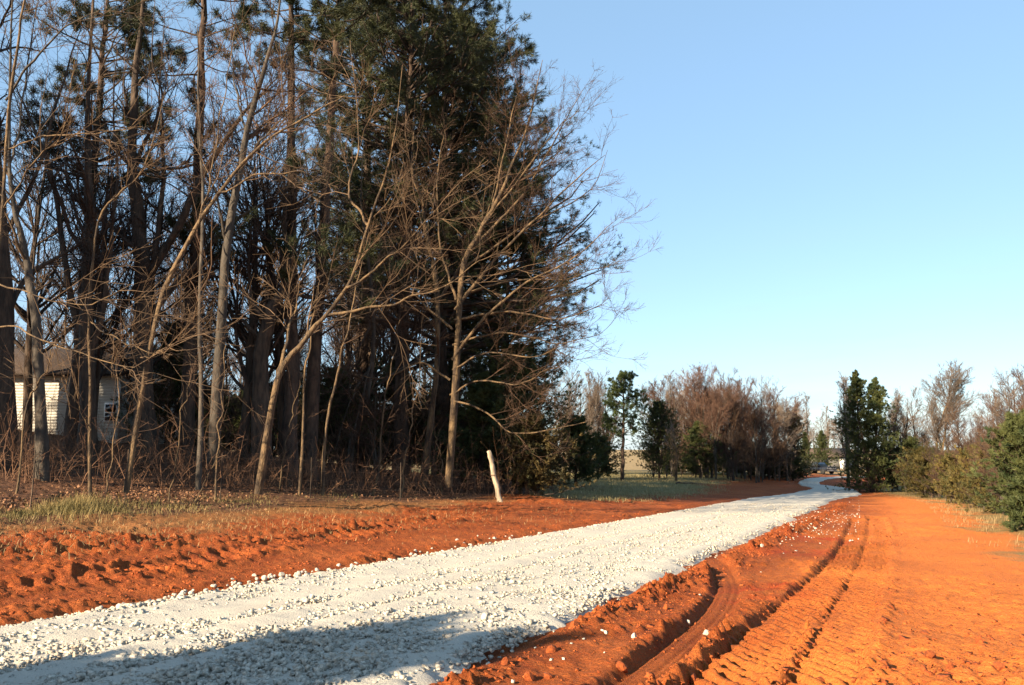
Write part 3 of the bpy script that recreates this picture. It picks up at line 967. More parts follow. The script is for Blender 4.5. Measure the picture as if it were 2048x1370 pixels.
hand_tree('oak_tree', 'dark oak with crooked spreading limbs behind the pale forked tree', 33, [(522, 930), (522, 800), (520, 700), (535, 640), (565, 580), (580, 520), (560, 430), (570, 330)], 38,
          [([(525, 690), (480, 630), (450, 650), (425, 690)], 14), ([(540, 640), (500, 600), (495, 520), (510, 440), (480, 360)], 15), ([(570, 575), (620, 600), (680, 590), (740, 560)], 14), ([(530, 640), (470, 560), (420, 550), (360, 600)], 15)], seed=7)
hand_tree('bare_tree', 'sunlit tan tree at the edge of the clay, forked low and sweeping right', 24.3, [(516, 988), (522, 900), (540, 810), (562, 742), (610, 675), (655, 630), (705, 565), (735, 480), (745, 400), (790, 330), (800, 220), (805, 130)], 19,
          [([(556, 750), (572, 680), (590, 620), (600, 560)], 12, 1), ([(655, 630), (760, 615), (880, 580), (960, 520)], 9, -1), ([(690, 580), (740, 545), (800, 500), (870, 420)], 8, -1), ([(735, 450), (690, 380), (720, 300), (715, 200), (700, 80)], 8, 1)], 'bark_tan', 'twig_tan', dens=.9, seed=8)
hand_tree('bare_tree', 'slim grey brown tree rising beside the two pine trunks', 27, [(395, 985), (398, 880), (402, 760), (398, 600), (408, 420), (402, 200), (395, 50)], 11, [], 'bark_grey', 'twig_brown', dens=.7, seed=9)
hand_tree('bare_tree', 'thin bare trunk with arched twigs in front of the white house wall', 21.5, [(180, 1005), (182, 900), (186, 800), (178, 690), (170, 560), (205, 420), (300, 330), (330, 180)], 9,
          [([(182, 860), (150, 800), (110, 760)], 4, -1), ([(176, 640), (230, 680), (290, 700), (345, 710)], 4, -1)], 'bark_tan', 'twig_tan', dens=.6, seed=10, twl=.7)
hand_tree('bare_tree', 'pale bare stem at the upper left whose long twigs arch across the sky', 20, [(-60, 1020), (-50, 820), (-25, 640), (2, 480), (10, 300), (28, 120), (60, -30), (80, -120)], 14,
          [([(-15, 560), (60, 590), (170, 620), (260, 570)], 5, -1), ([(-30, 660), (40, 650), (120, 700), (270, 735)], 5, -1.5), ([(10, 300), (90, 270), (180, 270), (270, 255)], 5, -1), ([(5, 420), (70, 320), (130, 260), (150, 120)], 5, -1)], 'bark_tan', 'twig_tan', dens=.8, seed=12)
# the great fan of bare branches at the right end of the wood
hand_tree('bare_tree', 'sunlit bare tree fanning its branches over the sky at the right end of the wood', 36, [(896, 975), (900, 880), (903, 780), (908, 690), (912, 600), (935, 500), (990, 410), (1040, 300), (1075, 180), (1085, 120)], 18,
          [([(905, 720), (960, 640), (1060, 560), (1160, 510), (1225, 445)], 10, -2), ([(910, 620), (990, 520), (1080, 430), (1150, 360), (1210, 310)], 11, -1), ([(940, 500), (1040, 400), (1110, 280), (1165, 180)], 10, 1),
           ([(900, 790), (960, 760), (1040, 770), (1100, 735)], 6, -2), ([(902, 800), (970, 820), (1020, 870), (1100, 860), (1190, 842)], 6, -2), ([(905, 740), (980, 700), (1060, 720), (1130, 690)], 6, -2),
           ([(900, 760), (840, 720), (770, 760), (690, 750)], 7, -1), ([(905, 660), (830, 590), (780, 540), (760, 430)], 8, 1), ([(908, 640), (1000, 620), (1120, 640), (1215, 605)], 8, -1), ([(905, 690), (1010, 660), (1120, 690), (1205, 665)], 7, 0),
           ([(912, 600), (880, 500), (870, 380), (890, 260)], 9, 0), ([(925, 540), (1020, 470), (1110, 420), (1190, 380), (1215, 300)], 8, 1), ([(960, 460), (1060, 330), (1120, 250), (1160, 220)], 8, 0), ([(915, 590), (1020, 560), (1130, 560), (1240, 520)], 7, 1), ([(985, 415), (1010, 300), (1030, 200), (1050, 160)], 7, -1)], 'bark_tan', 'twig_brown', dens=1.1, seed=13, up=.10, twl=.9)
hand_tree('bare_tree', 'second reddish brown stem close left of the fan shaped bare tree', 37, [(845, 975), (855, 880), (870, 780), (880, 680), (876, 560), (850, 440), (820, 330), (830, 200)], 20,
          [([(876, 600), (930, 520), (980, 420), (1000, 300)], 9, 1), ([(870, 760), (800, 680), (740, 640)], 8, -1)], 'bark_tan', 'twig_brown', seed=14)
hand_tree('bare_tree', 'bowed grey stem dropping a curtain of vines left of the fan tree', 38, [(690, 985), (700, 900), (735, 800), (750, 700), (745, 560), (720, 420), (730, 250)], 16, [([(748, 720), (700, 800), (670, 900)], 6, -1), ([(748, 690), (720, 820), (690, 930)], 6, -1), ([(746, 640), (690, 740), (640, 840)], 6, -1)], 'bark_grey', 'twig_brown', seed=15)
# thin saplings in the fence row
sap = [(430, 1000, [(436, 900), (445, 780), (452, 690)], 6, 'straight thin sapling with a broken top left of the sunlit forked tree'),
       (555, 985, [(566, 900), (585, 830), (600, 760)], 5, 'thin crooked sapling just right of the sunlit forked trunk'),
       (598, 990, [(600, 900), (605, 780), (640, 560)], 7, 'slim sapling between the crooked sapling and the leaning one'),
       (645, 992, [(648, 880), (670, 760), (700, 640), (725, 520)], 8, 'long straight sapling leaning right below the pine tufts'),
       (385, 1000, [(415, 950), (440, 900)], 4, 'short stick leaning right in the brush beside the broken topped sapling'),
       (745, 990, [(760, 900), (770, 800), (800, 640)], 6, 'grey sapling left of the paired bare trunks'),
       (800, 992, [(815, 900), (840, 760), (845, 620)], 6, 'reddish sapling hard against the second bare trunk'),
       (210, 985, [(228, 900), (240, 800), (236, 700)], 5, 'thin twiggy sapling right of the white house'),
       (30, 990, [(45, 900), (58, 800), (100, 730), (110, 690)], 6, 'small crooked sapling before the white siding'),
       (335, 1000, [(352, 930), (360, 830), (380, 760)], 5, 'low sapling in the brush under the dark oak'),
       (880, 985, [(885, 930), (868, 860), (870, 790)], 5, 'pale young sapling at the foot of the fan tree')]
for k, (bx, by, pts, wd, lab) in enumerate(sap):
    q = gp(bx, by)
    hand_tree('sapling', lab, float(q[1]), [(bx, by)] + pts, wd, [], 'bark_tan', 'twig_brown', dens=.45, seed=40 + k, twl=.45)

# ------------------------------------------------------------------ pines of the left wood
def pb(px, d): return on(px, d)
pine('pine_tree', 'straight dark pine trunk between the big oak and the grey leaning trunk', pb(372, 33), -.3, 26, .29, .62, ([.6, .8, 1], [3.2, 3.0, .8]), 40, 1, dead=14,
     extra=[(.30, pt(400, 415, 31)), (.30, pt(455, 425, 31)), (.33, pt(350, 440, 31.5)), (.28, pt(490, 440, 30)), (.4, pt(300, 340, 31)), (.44, pt(420, 250, 32))])
pine('pine_tree', 'dark pine trunk with thin level dead branches, left of a twin pine', pb(582, 34), -.9, 26, .30, .64, ([.6, .8, 1], [3.4, 3.0, .8]), 40, 2, dead=16,
     extra=[(.28, pt(590, 480, 31)), (.30, pt(650, 475, 31.5)), (.27, pt(540, 470, 32)), (.40, pt(600, 330, 32))])
pine('pine_tree', 'dark pine trunk with yellow green tufts, right of a twin pine', pb(618, 35), .9, 27, .31, .62, ([.6, .8, 1], [3.4, 3.0, .8]), 40, 3, dead=16,
     extra=[(.26, pt(690, 465, 32)), (.25, pt(720, 500, 32)), (.36, pt(680, 250, 33)), (.34, pt(600, 255, 33)), (.22, pt(770, 540, 33))])
pine('pine_tree', 'dark pine at the upper left with needle clumps above the white house', pb(140, 33), .3, 22, .26, .5, ([.45, .7, 1], [3.6, 3.4, .8]), 70, 4, dead=12,
     extra=[(.36, pt(170, 310, 31)), (.37, pt(230, 330, 31)), (.36, pt(130, 330, 32))])
PINE5 = pine('pine_tree', 'tall dense dark pine filling the middle of the wood', pb(800, 43), .3, 31, .36, .32, ([.3, .42, .6, .8, 1], [4.0, 5.4, 6.0, 4.6, 1.0]), 170, 5, dead=8)
pine('pine_tree', 'broad dark pine whose layered boughs step down against the sky', pb(880, 46), .0, 31, .40, .20, ([.18, .32, .45, .62, .8, 1], [9.6, 9.8, 8.2, 6.4, 4.8, .8]), 330, 6, dead=6, azb=(0.0, .35))
dup(PINE5, tuple(pb(722, 47)), 2.0, (.95, .95, 1), 'dark pine crowding behind the broad stepped pine')
dup(PINE5, tuple(pb(905, 52)), 4.1, (1.1, 1.1, .92), 'dark pine filling in behind the stepped boughs')
pine('pine_tree', 'short dark pine under the stepped pine at the right end of the wood', pb(1010, 48), .2, 15, .24, .2, ([.2, .5, .8, 1], [3.8, 4.2, 3.0, .5]), 110, 8, dead=6)

dup(PINE5, tuple(pb(985, 54)), 5.3, (1.15, 1.15, .68), 'shorter dark pine at the right end of the wood behind the fan tree')
# understory cedars
B_ = ([0, .25, .6, 1], [1.9, 2.0, 1.2, .1])
cedar('cedar_tree', 'dark cedar half hidden behind the oaks right of the white house', pb(330, 40), 6.0, B_, 220, 1)
cedar('cedar_tree', 'tall dark cedar behind the leaning fence post', pb(1030, 45), 7.4, ([0, .3, .7, 1], [3.0, 3.1, 2.0, .2]), 380, 2, fmat='cedar')
cedar('cedar_tree', 'reddish dark cedar at the shaded corner of the wood', pb(960, 42), 5.6, ([0, .3, .7, 1], [2.6, 2.7, 1.6, .2]), 300, 3, fmat='cedar')
cedar('cedar_shrub', 'low golden green cedar right beside the leaning fence post', gp(1075, 998) + [0, 2.2, 0], 3.6, ([0, .3, .7, 1], [1.9, 1.9, 1.2, .2]), 260, 4, fmat='cedar_shaded', cat_='shrub')
cedar('cedar_shrub', 'dark cedar shrub at the end of the wood by the green grass', pb(1150, 53), 4.2, ([0, .3, .7, 1], [2.0, 1.9, 1.2, .2]), 260, 5, cat_='shrub')
cedar('cedar_tree', 'dark cedar deep in the wood behind the sunlit forked tree', pb(660, 44), 5.0, ([0, .3, .7, 1], [2.6, 2.6, 1.6, .2]), 260, 6)
cedar('cedar_tree', 'dark cedar deep in the wood below the dense pine', pb(790, 45), 6.0, ([0, .3, .7, 1], [2.8, 2.8, 1.8, .2]), 280, 7)

# ------------------------------------------------------------------ distant bare trees: prototypes and copies
first = {}


def place(kind, px, d, h, label, group=None, rz=None, wide=1.0):
    q = on(px, d)
    rz = float(rng.uniform(0, 6.28)) if rz is None else rz
    nm, form, cm, tm, st, dn, h0, seed = KIND[kind]
    if kind not in first:
        o = bare(nm, label, (0, 0, 0), h0, seed, form, cm, tm, st, dn, group=group)
        first[kind] = o
        s_ = h / h0
        o.location = tuple(q); o.rotation_euler = (0, 0, rz); o.scale = (s_ * wide, s_ * wide, s_)
        return o
    s_ = h / h0
    return dup(first[kind], tuple(q), rz, (s_ * wide, s_ * wide, s_), label, group)


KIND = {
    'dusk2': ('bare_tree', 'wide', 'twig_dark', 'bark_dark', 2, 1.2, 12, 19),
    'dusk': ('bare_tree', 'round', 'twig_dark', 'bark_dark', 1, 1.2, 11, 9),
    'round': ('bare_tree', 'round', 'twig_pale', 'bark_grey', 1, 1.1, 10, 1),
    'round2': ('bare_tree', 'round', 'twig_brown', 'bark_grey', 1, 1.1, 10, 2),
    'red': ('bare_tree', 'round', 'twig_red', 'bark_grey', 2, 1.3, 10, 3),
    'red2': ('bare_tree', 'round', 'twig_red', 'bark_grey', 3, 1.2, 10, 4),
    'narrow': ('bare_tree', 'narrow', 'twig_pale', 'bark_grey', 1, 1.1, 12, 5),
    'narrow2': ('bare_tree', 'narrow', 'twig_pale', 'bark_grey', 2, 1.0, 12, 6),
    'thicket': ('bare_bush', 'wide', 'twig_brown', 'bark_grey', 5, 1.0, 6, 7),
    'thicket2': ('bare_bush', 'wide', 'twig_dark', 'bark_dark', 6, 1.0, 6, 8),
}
G_BACK = 'bare trees far behind the dark wood'
for k in range(24):
    place(['round2', 'dusk', 'narrow2', 'dusk'][k % 4], -80 + k * 47 + rng.uniform(-15, 15), rng.uniform(48, 90), rng.uniform(11, 19), 'bare tree far behind the dark wood, seen between its trunks', G_BACK)
G_IN = 'slim dark bare trees crowded inside the wood'
for k in range(9):
    px = -40 + k * 105 + rng.uniform(-20, 20)
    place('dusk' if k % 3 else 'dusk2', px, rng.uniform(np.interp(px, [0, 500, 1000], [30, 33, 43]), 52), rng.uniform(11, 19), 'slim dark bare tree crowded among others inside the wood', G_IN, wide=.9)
G_BUSH = 'bare bushes filling the floor of the wood'
for k in range(26):
    place(['thicket2', 'thicket'][k % 2], 250 + k * 30 + rng.uniform(-15, 15), rng.uniform(36, 52), rng.uniform(2.6, 5.0), 'bare tangled bush filling the dark floor of the wood', G_BUSH)

# row of trees left of the far bend
place('narrow', 1180, 92, 11, 'thin bare tree with a fine crown between the wood and the lone pine')
place('round', 1140, 88, 10.5, 'bare tree with pale twigs just past the right end of the wood')
place('narrow2', 1210, 98, 10, 'bare double stemmed tree behind the lone pine on its left')
cedar('cedar_shrub', 'dark evergreen shrub at the left foot of the lone pine', on(1195, 74), 3.6, ([0, .3, .7, 1], [2.2, 2.2, 1.4, .2]), 200, 9, cat_='shrub')
pine('pine_tree', 'lone slender pine with an open crown before the pale field', on(1245, 72), .25, 9.0, .17, .42, ([.4, .55, .75, 1], [2.0, 2.4, 2.1, .9]), 70, 9, fmat='needle_half_lit', tuftk=9, dead=8, ln=.19, wd=.018, ends=7)
cedar('cedar_tree', 'dark bushy cedar just right of the lone pine', on(1318, 76), 6.8, ([0, .3, .7, 1], [2.6, 2.4, 1.6, .2]), 340, 10)
cedar('cedar_tree', 'lower dark cedar in front of the reddish bare trees', on(1400, 84), 5.5, ([0, .3, .7, 1], [2.6, 2.4, 1.6, .2]), 260, 11)
bare('bare_tree', 'pale bare tree with three stems splayed from one foot before the dark cedar', on(1352, 73), 5.5, 21, 'narrow', 'twig_pale', 'bark_tan', 4, .5)
place('narrow', 1345, 86, 10.4, 'tall pale bare tree with a feathery top above the dark cedar', wide=1.3)
place('red', 1415, 88, 8.8, 'reddish bare tree at the left of the roadside row')
place('red2', 1455, 86, 8.6, 'reddest bushy bare tree at the middle of the roadside row')
place('red', 1490, 90, 8.2, 'reddish bare tree right of the reddest one in the roadside row')
place('round2', 1385, 90, 8.6, 'brown bare tree behind the feathery topped one')
place('round2', 1525, 92, 8.0, 'brown bare tree in the roadside row left of two pale ones')
place('narrow2', 1548, 96, 8.8, 'pale bare tree with upright twigs near the far end of the roadside row')
place('round2', 1572, 98, 7.0, 'small brown bare tree near the far end of the roadside row')
G_ROW = 'bare trees packed in the row left of the far bend'
for k in range(24):
    place(['red', 'round2', 'red2', 'round'][k % 4], 1330 + k * 10.5 + rng.uniform(-5, 5), rng.uniform(82, 108), rng.uniform(7.5, 10.8), 'bare tree packed among others in the roadside row left of the far bend', G_ROW)
G_GAP = 'bare trees between the dark wood and the dark cedar'
for k in range(7):
    place(['round', 'narrow2', 'round2'][k % 3], 1110 + k * 17, rng.uniform(85, 105), rng.uniform(8, 11), 'bare tree behind the shaded grass between the wood and the lone pine', G_GAP)
G_HEDGE = 'dark brush at the foot of the roadside row'
for k in range(15):
    place(['thicket2', 'thicket'][k % 2], 1310 + k * 19 + rng.uniform(-6, 6), rng.uniform(80, 95), rng.uniform(2.8, 4.6), 'dark bare brush at the foot of the row of trees left of the far bend', G_HEDGE)
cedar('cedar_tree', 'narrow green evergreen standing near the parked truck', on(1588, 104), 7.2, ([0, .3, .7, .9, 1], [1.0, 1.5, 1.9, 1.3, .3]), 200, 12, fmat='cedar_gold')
cedar('cedar_tree', 'small dark evergreen under the tall pale bare tree by the truck', on(1612, 112), 5.8, ([0, .5, .8, 1], [.5, 1.0, 1.5, .3]), 140, 13)
cedar('cedar_tree', 'dark evergreen added to shade the left end of the far cottage', on(1644, 138), 6.5, ([0, 1], [2.2, 2.0]), 200, 33)  # evergreen added to keep the sun off the cottage
place('narrow', 1618, 116, 11, 'tall pale bare tree above the parked truck')
place('narrow2', 1585, 122, 11, 'thin pale treetop behind the narrow green evergreen')
G_FAR = 'bare trees on the skyline past the far bend'
for k, px in enumerate((1630, 1645, 1658, 1670, 1684, 1700, 1715)):
    place(['round2', 'round', 'narrow'][k % 3], px, 165 + 8 * (k % 4), 7 + 2.5 * (k % 3), 'bare tree on the skyline behind the far bend and the small house', G_FAR)

G_DK = 'dark evergreens added at the foot of the roadside row'  # shrubs added behind the row to block light coming through its foot
for k in range(13):
    cedar('cedar_shrub', 'dark evergreen shrub added to block light at the foot of the roadside row', on(1345 + k * 20, 96 + 5 * (k % 3)), 2.6 + .7 * (k % 3), ([0, 1], [2.2, 2.0]), 200, 40 + 2 * (k % 2) + 1, cat_='shrub', group=G_DK)
G_DW = 'dark evergreens deep in the wood'
for k in range(14):
    cedar('cedar_shrub', 'dark evergreen shrub deep in the wood behind the trunks', on(300 + k * 52, 54 + 3 * (k % 3)), 3.6 + 1.1 * (k % 3), ([0, 1], [2.6, 2.2]), 200, 41 + k % 2 * 2, cat_='shrub', group=G_DW)
def hedge(px): return float(np.interp(px, [1690, 1830, 1870, 1990, 2045, 2100], [72, 67, 51, 33, 24, 18]))


# right hand row
cedar('cedar_tree', 'big green cedar with two pointed tops at the right of the far bend', on(1742, 68), 9.6, ([0, .15, .4, .7, .9, 1], [2.5, 2.5, 1.9, 1.0, .5, .1]), 600, 14, tops=2, k=11, bare=0.0, fmat='cedar', rise=.3)
place('narrow', 1695, 84, 10.8, 'pale bare tree just left behind the two topped cedar')
place('narrow2', 1712, 90, 11.5, 'tall pale bare tree directly behind the two topped cedar')
place('narrow2', 1788, 76, 9, 'pale bare tree just right behind the two topped cedar')
bare('bare_tree', 'sunlit bare tree with crooked pale limbs right of the two topped cedar', on(1812, 71), 6.8, 22, 'wide', 'twig_tan', 'bark_tan', 3, .8)
bare('bare_tree', 'round crowned grey bare tree in the right hand row', on(1868, 66), 9.3, 23, 'round', 'twig_pale', 'bark_tan', 2, 1.5)
place('round', 1830, 74, 8.0, 'bare tree between the cedar and the round crowned one')
place('narrow', 1962, 110, 8, 'slim distant bare tree in the gap of the right hand row')
place('narrow2', 1940, 120, 6.0, 'smallest bare tree in the gap of the right hand row')
place('round2', 2040, 44, 6.4, 'brown bare tree at the right border behind the golden cedars')
place('red', 2075, 40, 6.2, 'reddish bare tree cut by the right border')
cedar('cedar_shrub', 'green cedar shrub right below the crooked pale limbs', on(1822, 69), 4.2, ([0, .3, .7, 1], [1.6, 1.6, 1.1, .3]), 240, 15, fmat='cedar', cat_='shrub')
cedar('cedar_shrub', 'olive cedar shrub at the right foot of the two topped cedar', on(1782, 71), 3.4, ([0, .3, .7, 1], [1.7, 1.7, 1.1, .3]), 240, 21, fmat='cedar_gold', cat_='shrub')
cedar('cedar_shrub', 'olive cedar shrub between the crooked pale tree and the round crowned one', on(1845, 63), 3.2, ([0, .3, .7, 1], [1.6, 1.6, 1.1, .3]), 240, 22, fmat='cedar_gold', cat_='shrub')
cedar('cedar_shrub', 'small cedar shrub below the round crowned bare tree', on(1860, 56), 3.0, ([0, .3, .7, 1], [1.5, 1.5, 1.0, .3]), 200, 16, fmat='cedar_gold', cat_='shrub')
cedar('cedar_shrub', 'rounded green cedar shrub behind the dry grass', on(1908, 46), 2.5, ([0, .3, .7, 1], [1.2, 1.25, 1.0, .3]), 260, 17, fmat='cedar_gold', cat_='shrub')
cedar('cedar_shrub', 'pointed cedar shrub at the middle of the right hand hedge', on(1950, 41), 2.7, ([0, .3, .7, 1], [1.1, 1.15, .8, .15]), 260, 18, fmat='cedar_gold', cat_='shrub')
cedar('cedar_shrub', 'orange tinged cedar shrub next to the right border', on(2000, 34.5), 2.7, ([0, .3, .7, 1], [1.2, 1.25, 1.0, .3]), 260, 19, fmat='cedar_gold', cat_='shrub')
cedar('cedar_shrub', 'nearest and tallest green cedar cut off by the right border', on(2062, 24), 3.1, ([0, .3, .7, 1], [1.0, 1.05, .9, .3]), 380, 20, fmat='cedar', k=18, ln=.13, wd=.014, cat_='shrub')
G_RB = 'bare bushes in the right hand hedge'
for k in range(22):
    place(['thicket', 'thicket2'][k % 3 == 2], 1775 + k * 12.5 + rng.uniform(-6, 6), hedge(1775 + k * 12.5) + rng.uniform(-.3, 5), rng.uniform(2.0, 3.4), 'bare brown bush growing among the cedars of the right hand hedge', G_RB)
G_RT = 'bare trees standing behind the right hand hedge'
for k in range(14):
    place(['round2', 'red', 'round'][k % 3], 1770 + k * 24 + rng.uniform(-8, 8), hedge(1770 + k * 24) + rng.uniform(6, 22), rng.uniform(4.0, 6.2), 'bare tree of middle height standing behind the right hand hedge', G_RT)
# far off woods close the horizon
G_HZ = 'trees of the distant woods along the horizon'
for k in range(26):
    px = -400 + k * 110 + rng.uniform(-30, 30)
    place(['round', 'round2', 'red', 'thicket'][k % 4], px, rng.uniform(230, 330), rng.uniform(10, 15), 'tree of the distant bare woods along the horizon', G_HZ, wide=1.8)

# the wood goes on to the left of the view and keeps the sun off its inside
G_OUT = 'cedars of the wood left of the view'
k = 0
cs_, sn_ = math.cos(SUN_AZ), math.sin(SUN_AZ)
for w_ in np.arange(-43.0, -29.6, 1.3):
    for Y_ in (15 + 1.5 * (k % 3), 20 + 1.5 * (k % 2)):
        k += 1
        X_ = (w_ + sn_ * Y_) / cs_
        if rng.random() < .08 or X_ > -.62 * Y_ - 3.4: continue
        cedar('cedar_tree', 'dark cedar in the wood beyond the left border, outside the view', (X_, Y_, float(H(X_, Y_))), float(rng.uniform(15, 20)), ([0, .3, .7, 1], [2.6, 2.6, 1.8, .2]), 300, k % 2 + 2, group=G_OUT)
# evergreen added out of view, shaped to cast the shadow on the near gravel
cedar('cedar_tree', 'round topped evergreen added unseen behind the view to shadow the near gravel', (-11.6, -1.9, float(H(-11.6, -1.9))), 5.05, ([0, .3, .7, .9, 1], [.7, .9, 1.05, 1.0, .7]), 420, 30, share=False, k=20, ln=.28, wd=.05)

# ------------------------------------------------------------------ brush, grass
def build_brush():
    r = np.random.default_rng(77)
    n_ = 1300
    px = r.uniform(-60, 1120, n_)
    base = []
    for x in px:
        lo_ = np.interp(x, [0, 300, 700, 1000, 1120], [23, 25, 31, 37, 42])
        base.append(on(x, lo_ + abs(r.normal(0, 5)) + .3))
    P0 = np.array(base)
    D = nrm(np.stack([r.normal(0, .35, n_), r.normal(0, .35, n_), np.ones(n_)], 1))
    L_ = r.lognormal(math.log(1.1), .5, n_)
    P = np.zeros((n_, 6, 3)); P[:, 0] = P0
    for q in range(1, 6):
        D = nrm(D + .14 * r.normal(size=D.shape) + np.array([0, 0, -.05]))
        P[:, q] = P[:, q - 1] + D * (L_ / 5)[:, None]
    R_ = np.linspace(1, .35, 6)[None] * r.uniform(.006, .014, (n_, 1))
    S1 = sprout(P, R_, 4, .2, 1, (25, 70), ('rel', .25, .6), 4, .16, .0, .6, r, rmin=.005)
    S2 = sprout(S1[0], S1[1], 1, .2, 1, (25, 70), ('rel', .3, .6), 2, .16, .0, .6, r, rmin=.004)
    V, Fc = tubes([(P, R_, 3), (S1[0], S1[1], 3), (S2[0], S2[1], 3)])
    obj('undergrowth', mesh('undergrowth', V, Fc, M['brush']), label='tangled leafless brush along the edge of the wood', cat='undergrowth', kind='stuff')


build_brush()


def blades(P, h, wd, lean, r):
    n_ = len(P)
    a = r.uniform(0, 6.283, n_)
    D = np.stack([np.cos(a), np.sin(a), 0 * a], 1)
    s = np.stack([-np.sin(a + r.normal(0, .5, n_)), np.cos(a), 0 * a], 1) * wd
    l_ = (lean * r.uniform(.2, 1.3, n_) * h)[:, None]
    up = np.array([0, 0, 1.0])
    m_ = P + up * (h * .6)[:, None] + D * l_ * .35
    t_ = P + up * h[:, None] * .95 + D * l_
    V = np.stack([P - s, P + s, m_ + s * .7, m_ - s * .7, t_], 1).reshape(-1, 3)
    k = np.arange(n_)[:, None] * 5
    return V, [k + np.array([[0, 1, 2, 3]]), k + np.array([[3, 2, 4]])]


def build_grass():
    r = np.random.default_rng(78)
    # green strip under the left trees, thickest round a big tussock
    n_ = 11500
    x = np.where(r.random(n_) < .62, r.uniform(-150, 720, n_), r.normal(150, 75, n_))
    P = gpv(x, np.interp(x, [-150, 0, 130, 300, 500, 720], [1048, 1038, 1030, 1022, 1012, 1006]) + r.normal(-6, 9, n_))
    h = r.uniform(.03, .14, n_) + .28 * np.exp(-((x - 165) / 75) ** 2) * r.random(n_)
    k = r.random(n_) < (noise(P[:, 0], P[:, 1], .7, 5) + .5) * 1.2
    P, h = P[k], h[k]
    V, Fc = blades(P, h, .006, .7, r)
    obj('grass', mesh('grass', V, Fc, M['grass']), label='green and straw coloured grass under the edge of the left wood', cat='grass', kind='stuff')
    # shaded grass past the wood
    n_ = 30000
    d = r.uniform(40, 90, n_)
    X = r.uniform(.02, .29, n_) * d
    k = road_u(X, d) > 3.2 + 2.2 * sstep(60, 75, d) + r.normal(0, .6, n_)
    P = np.stack([X, d, H(X, d)], 1)[k]
    V, Fc = blades(P, r.uniform(.08, .22, len(P)), .010, .6, r)
    M['grass_dull'] = noise_mat('grass_dull', (.20, .18, .08), (.36, .29, .15), 1.5, .7, transl=.2)
    obj('grass', mesh('grass', V, Fc, M['grass_dull']), label='short green grass lying in the shade past the end of the wood', cat='grass', kind='stuff')
    # dry grass in front of the right hedge
    n_ = 8000
    d = 17 * (66 / 17) ** r.random(n_); v = np.abs(r.normal(0, 1.2, n_)) + 4.7
    X = (v - 3.0 * sstep(45, 68, d)) / .914 - 3.6 + .444 * d
    P = np.stack([X, d, H(X, d)], 1)
    h = r.uniform(.05, .17, n_) + np.where((v > 5.2) & (noise(X, d, 1.1, 19) > .14), .32 * r.random(n_), 0)
    k = r.random(n_) < (.30 + 1.6 * fbm(X, d, 1.8, 3, 9) + .20 * (v - 5.2)) * sstep(17.5, 26, d + 2 * noise(X, d, .8, 15))
    P, h = P[k], h[k]
    V, Fc = blades(P, h, .006, .9, r)
    obj('dry_grass', mesh('dry_grass', V, Fc, M['grass_dry']), label='tall straw yellow dry grass in front of the right hand hedge', cat='grass', kind='stuff')
    # fallen leaves and sticks under the trees
    n_ = 6000
    x = r.uniform(-100, 1100, n_)
    P = gpv(x, np.interp(x, [-100, 0, 300, 1000], [1040, 1030, 1012, 1000]) - 30 + r.normal(0, 17, n_)) + [0, 0, .015]
    P = P[(road_u(P[:, 0], P[:, 1]) > 3) & (P[:, 1] < 70)]
    nn = len(P); a = r.uniform(0, 6.283, nn); s_ = r.uniform(.02, .05, nn)[:, None]
    e1 = np.stack([np.cos(a), np.sin(a), r.normal(0, .5, nn)], 1) * s_; e2 = np.stack([-np.sin(a), np.cos(a), r.normal(0, .6, nn)], 1) * s_ * .6
    V = np.stack([P - e1, P - e2, P + e1, P + e2 + [0, 0, .01]], 1).reshape(-1, 3)
    obj('fallen_leaves', mesh('fallen_leaves', V, [np.arange(len(V)).reshape(-1, 4)], M['leaf']), label='brown fallen leaves strewn under the left trees', cat='leaves', kind='stuff')
    # sparse dead weeds on the left clay
    x = r.uniform(-100, 1150, 2600)
    P = gpv(x, np.interp(x, [0, 500, 1000], [1085, 1045, 1022]) + r.normal(0, 20, 2600)) + [0, 0, .02]
    P = P[road_u(P[:, 0], P[:, 1]) > .8]
    V, Fc = blades(P, r.uniform(.03, .11, len(P)), .006, 1.2, r)
    obj('weeds', mesh('weeds', V, Fc, M['grass_dry']), label='short dead weeds scattered over the left clay strip', cat='weeds', kind='stuff')


build_grass()

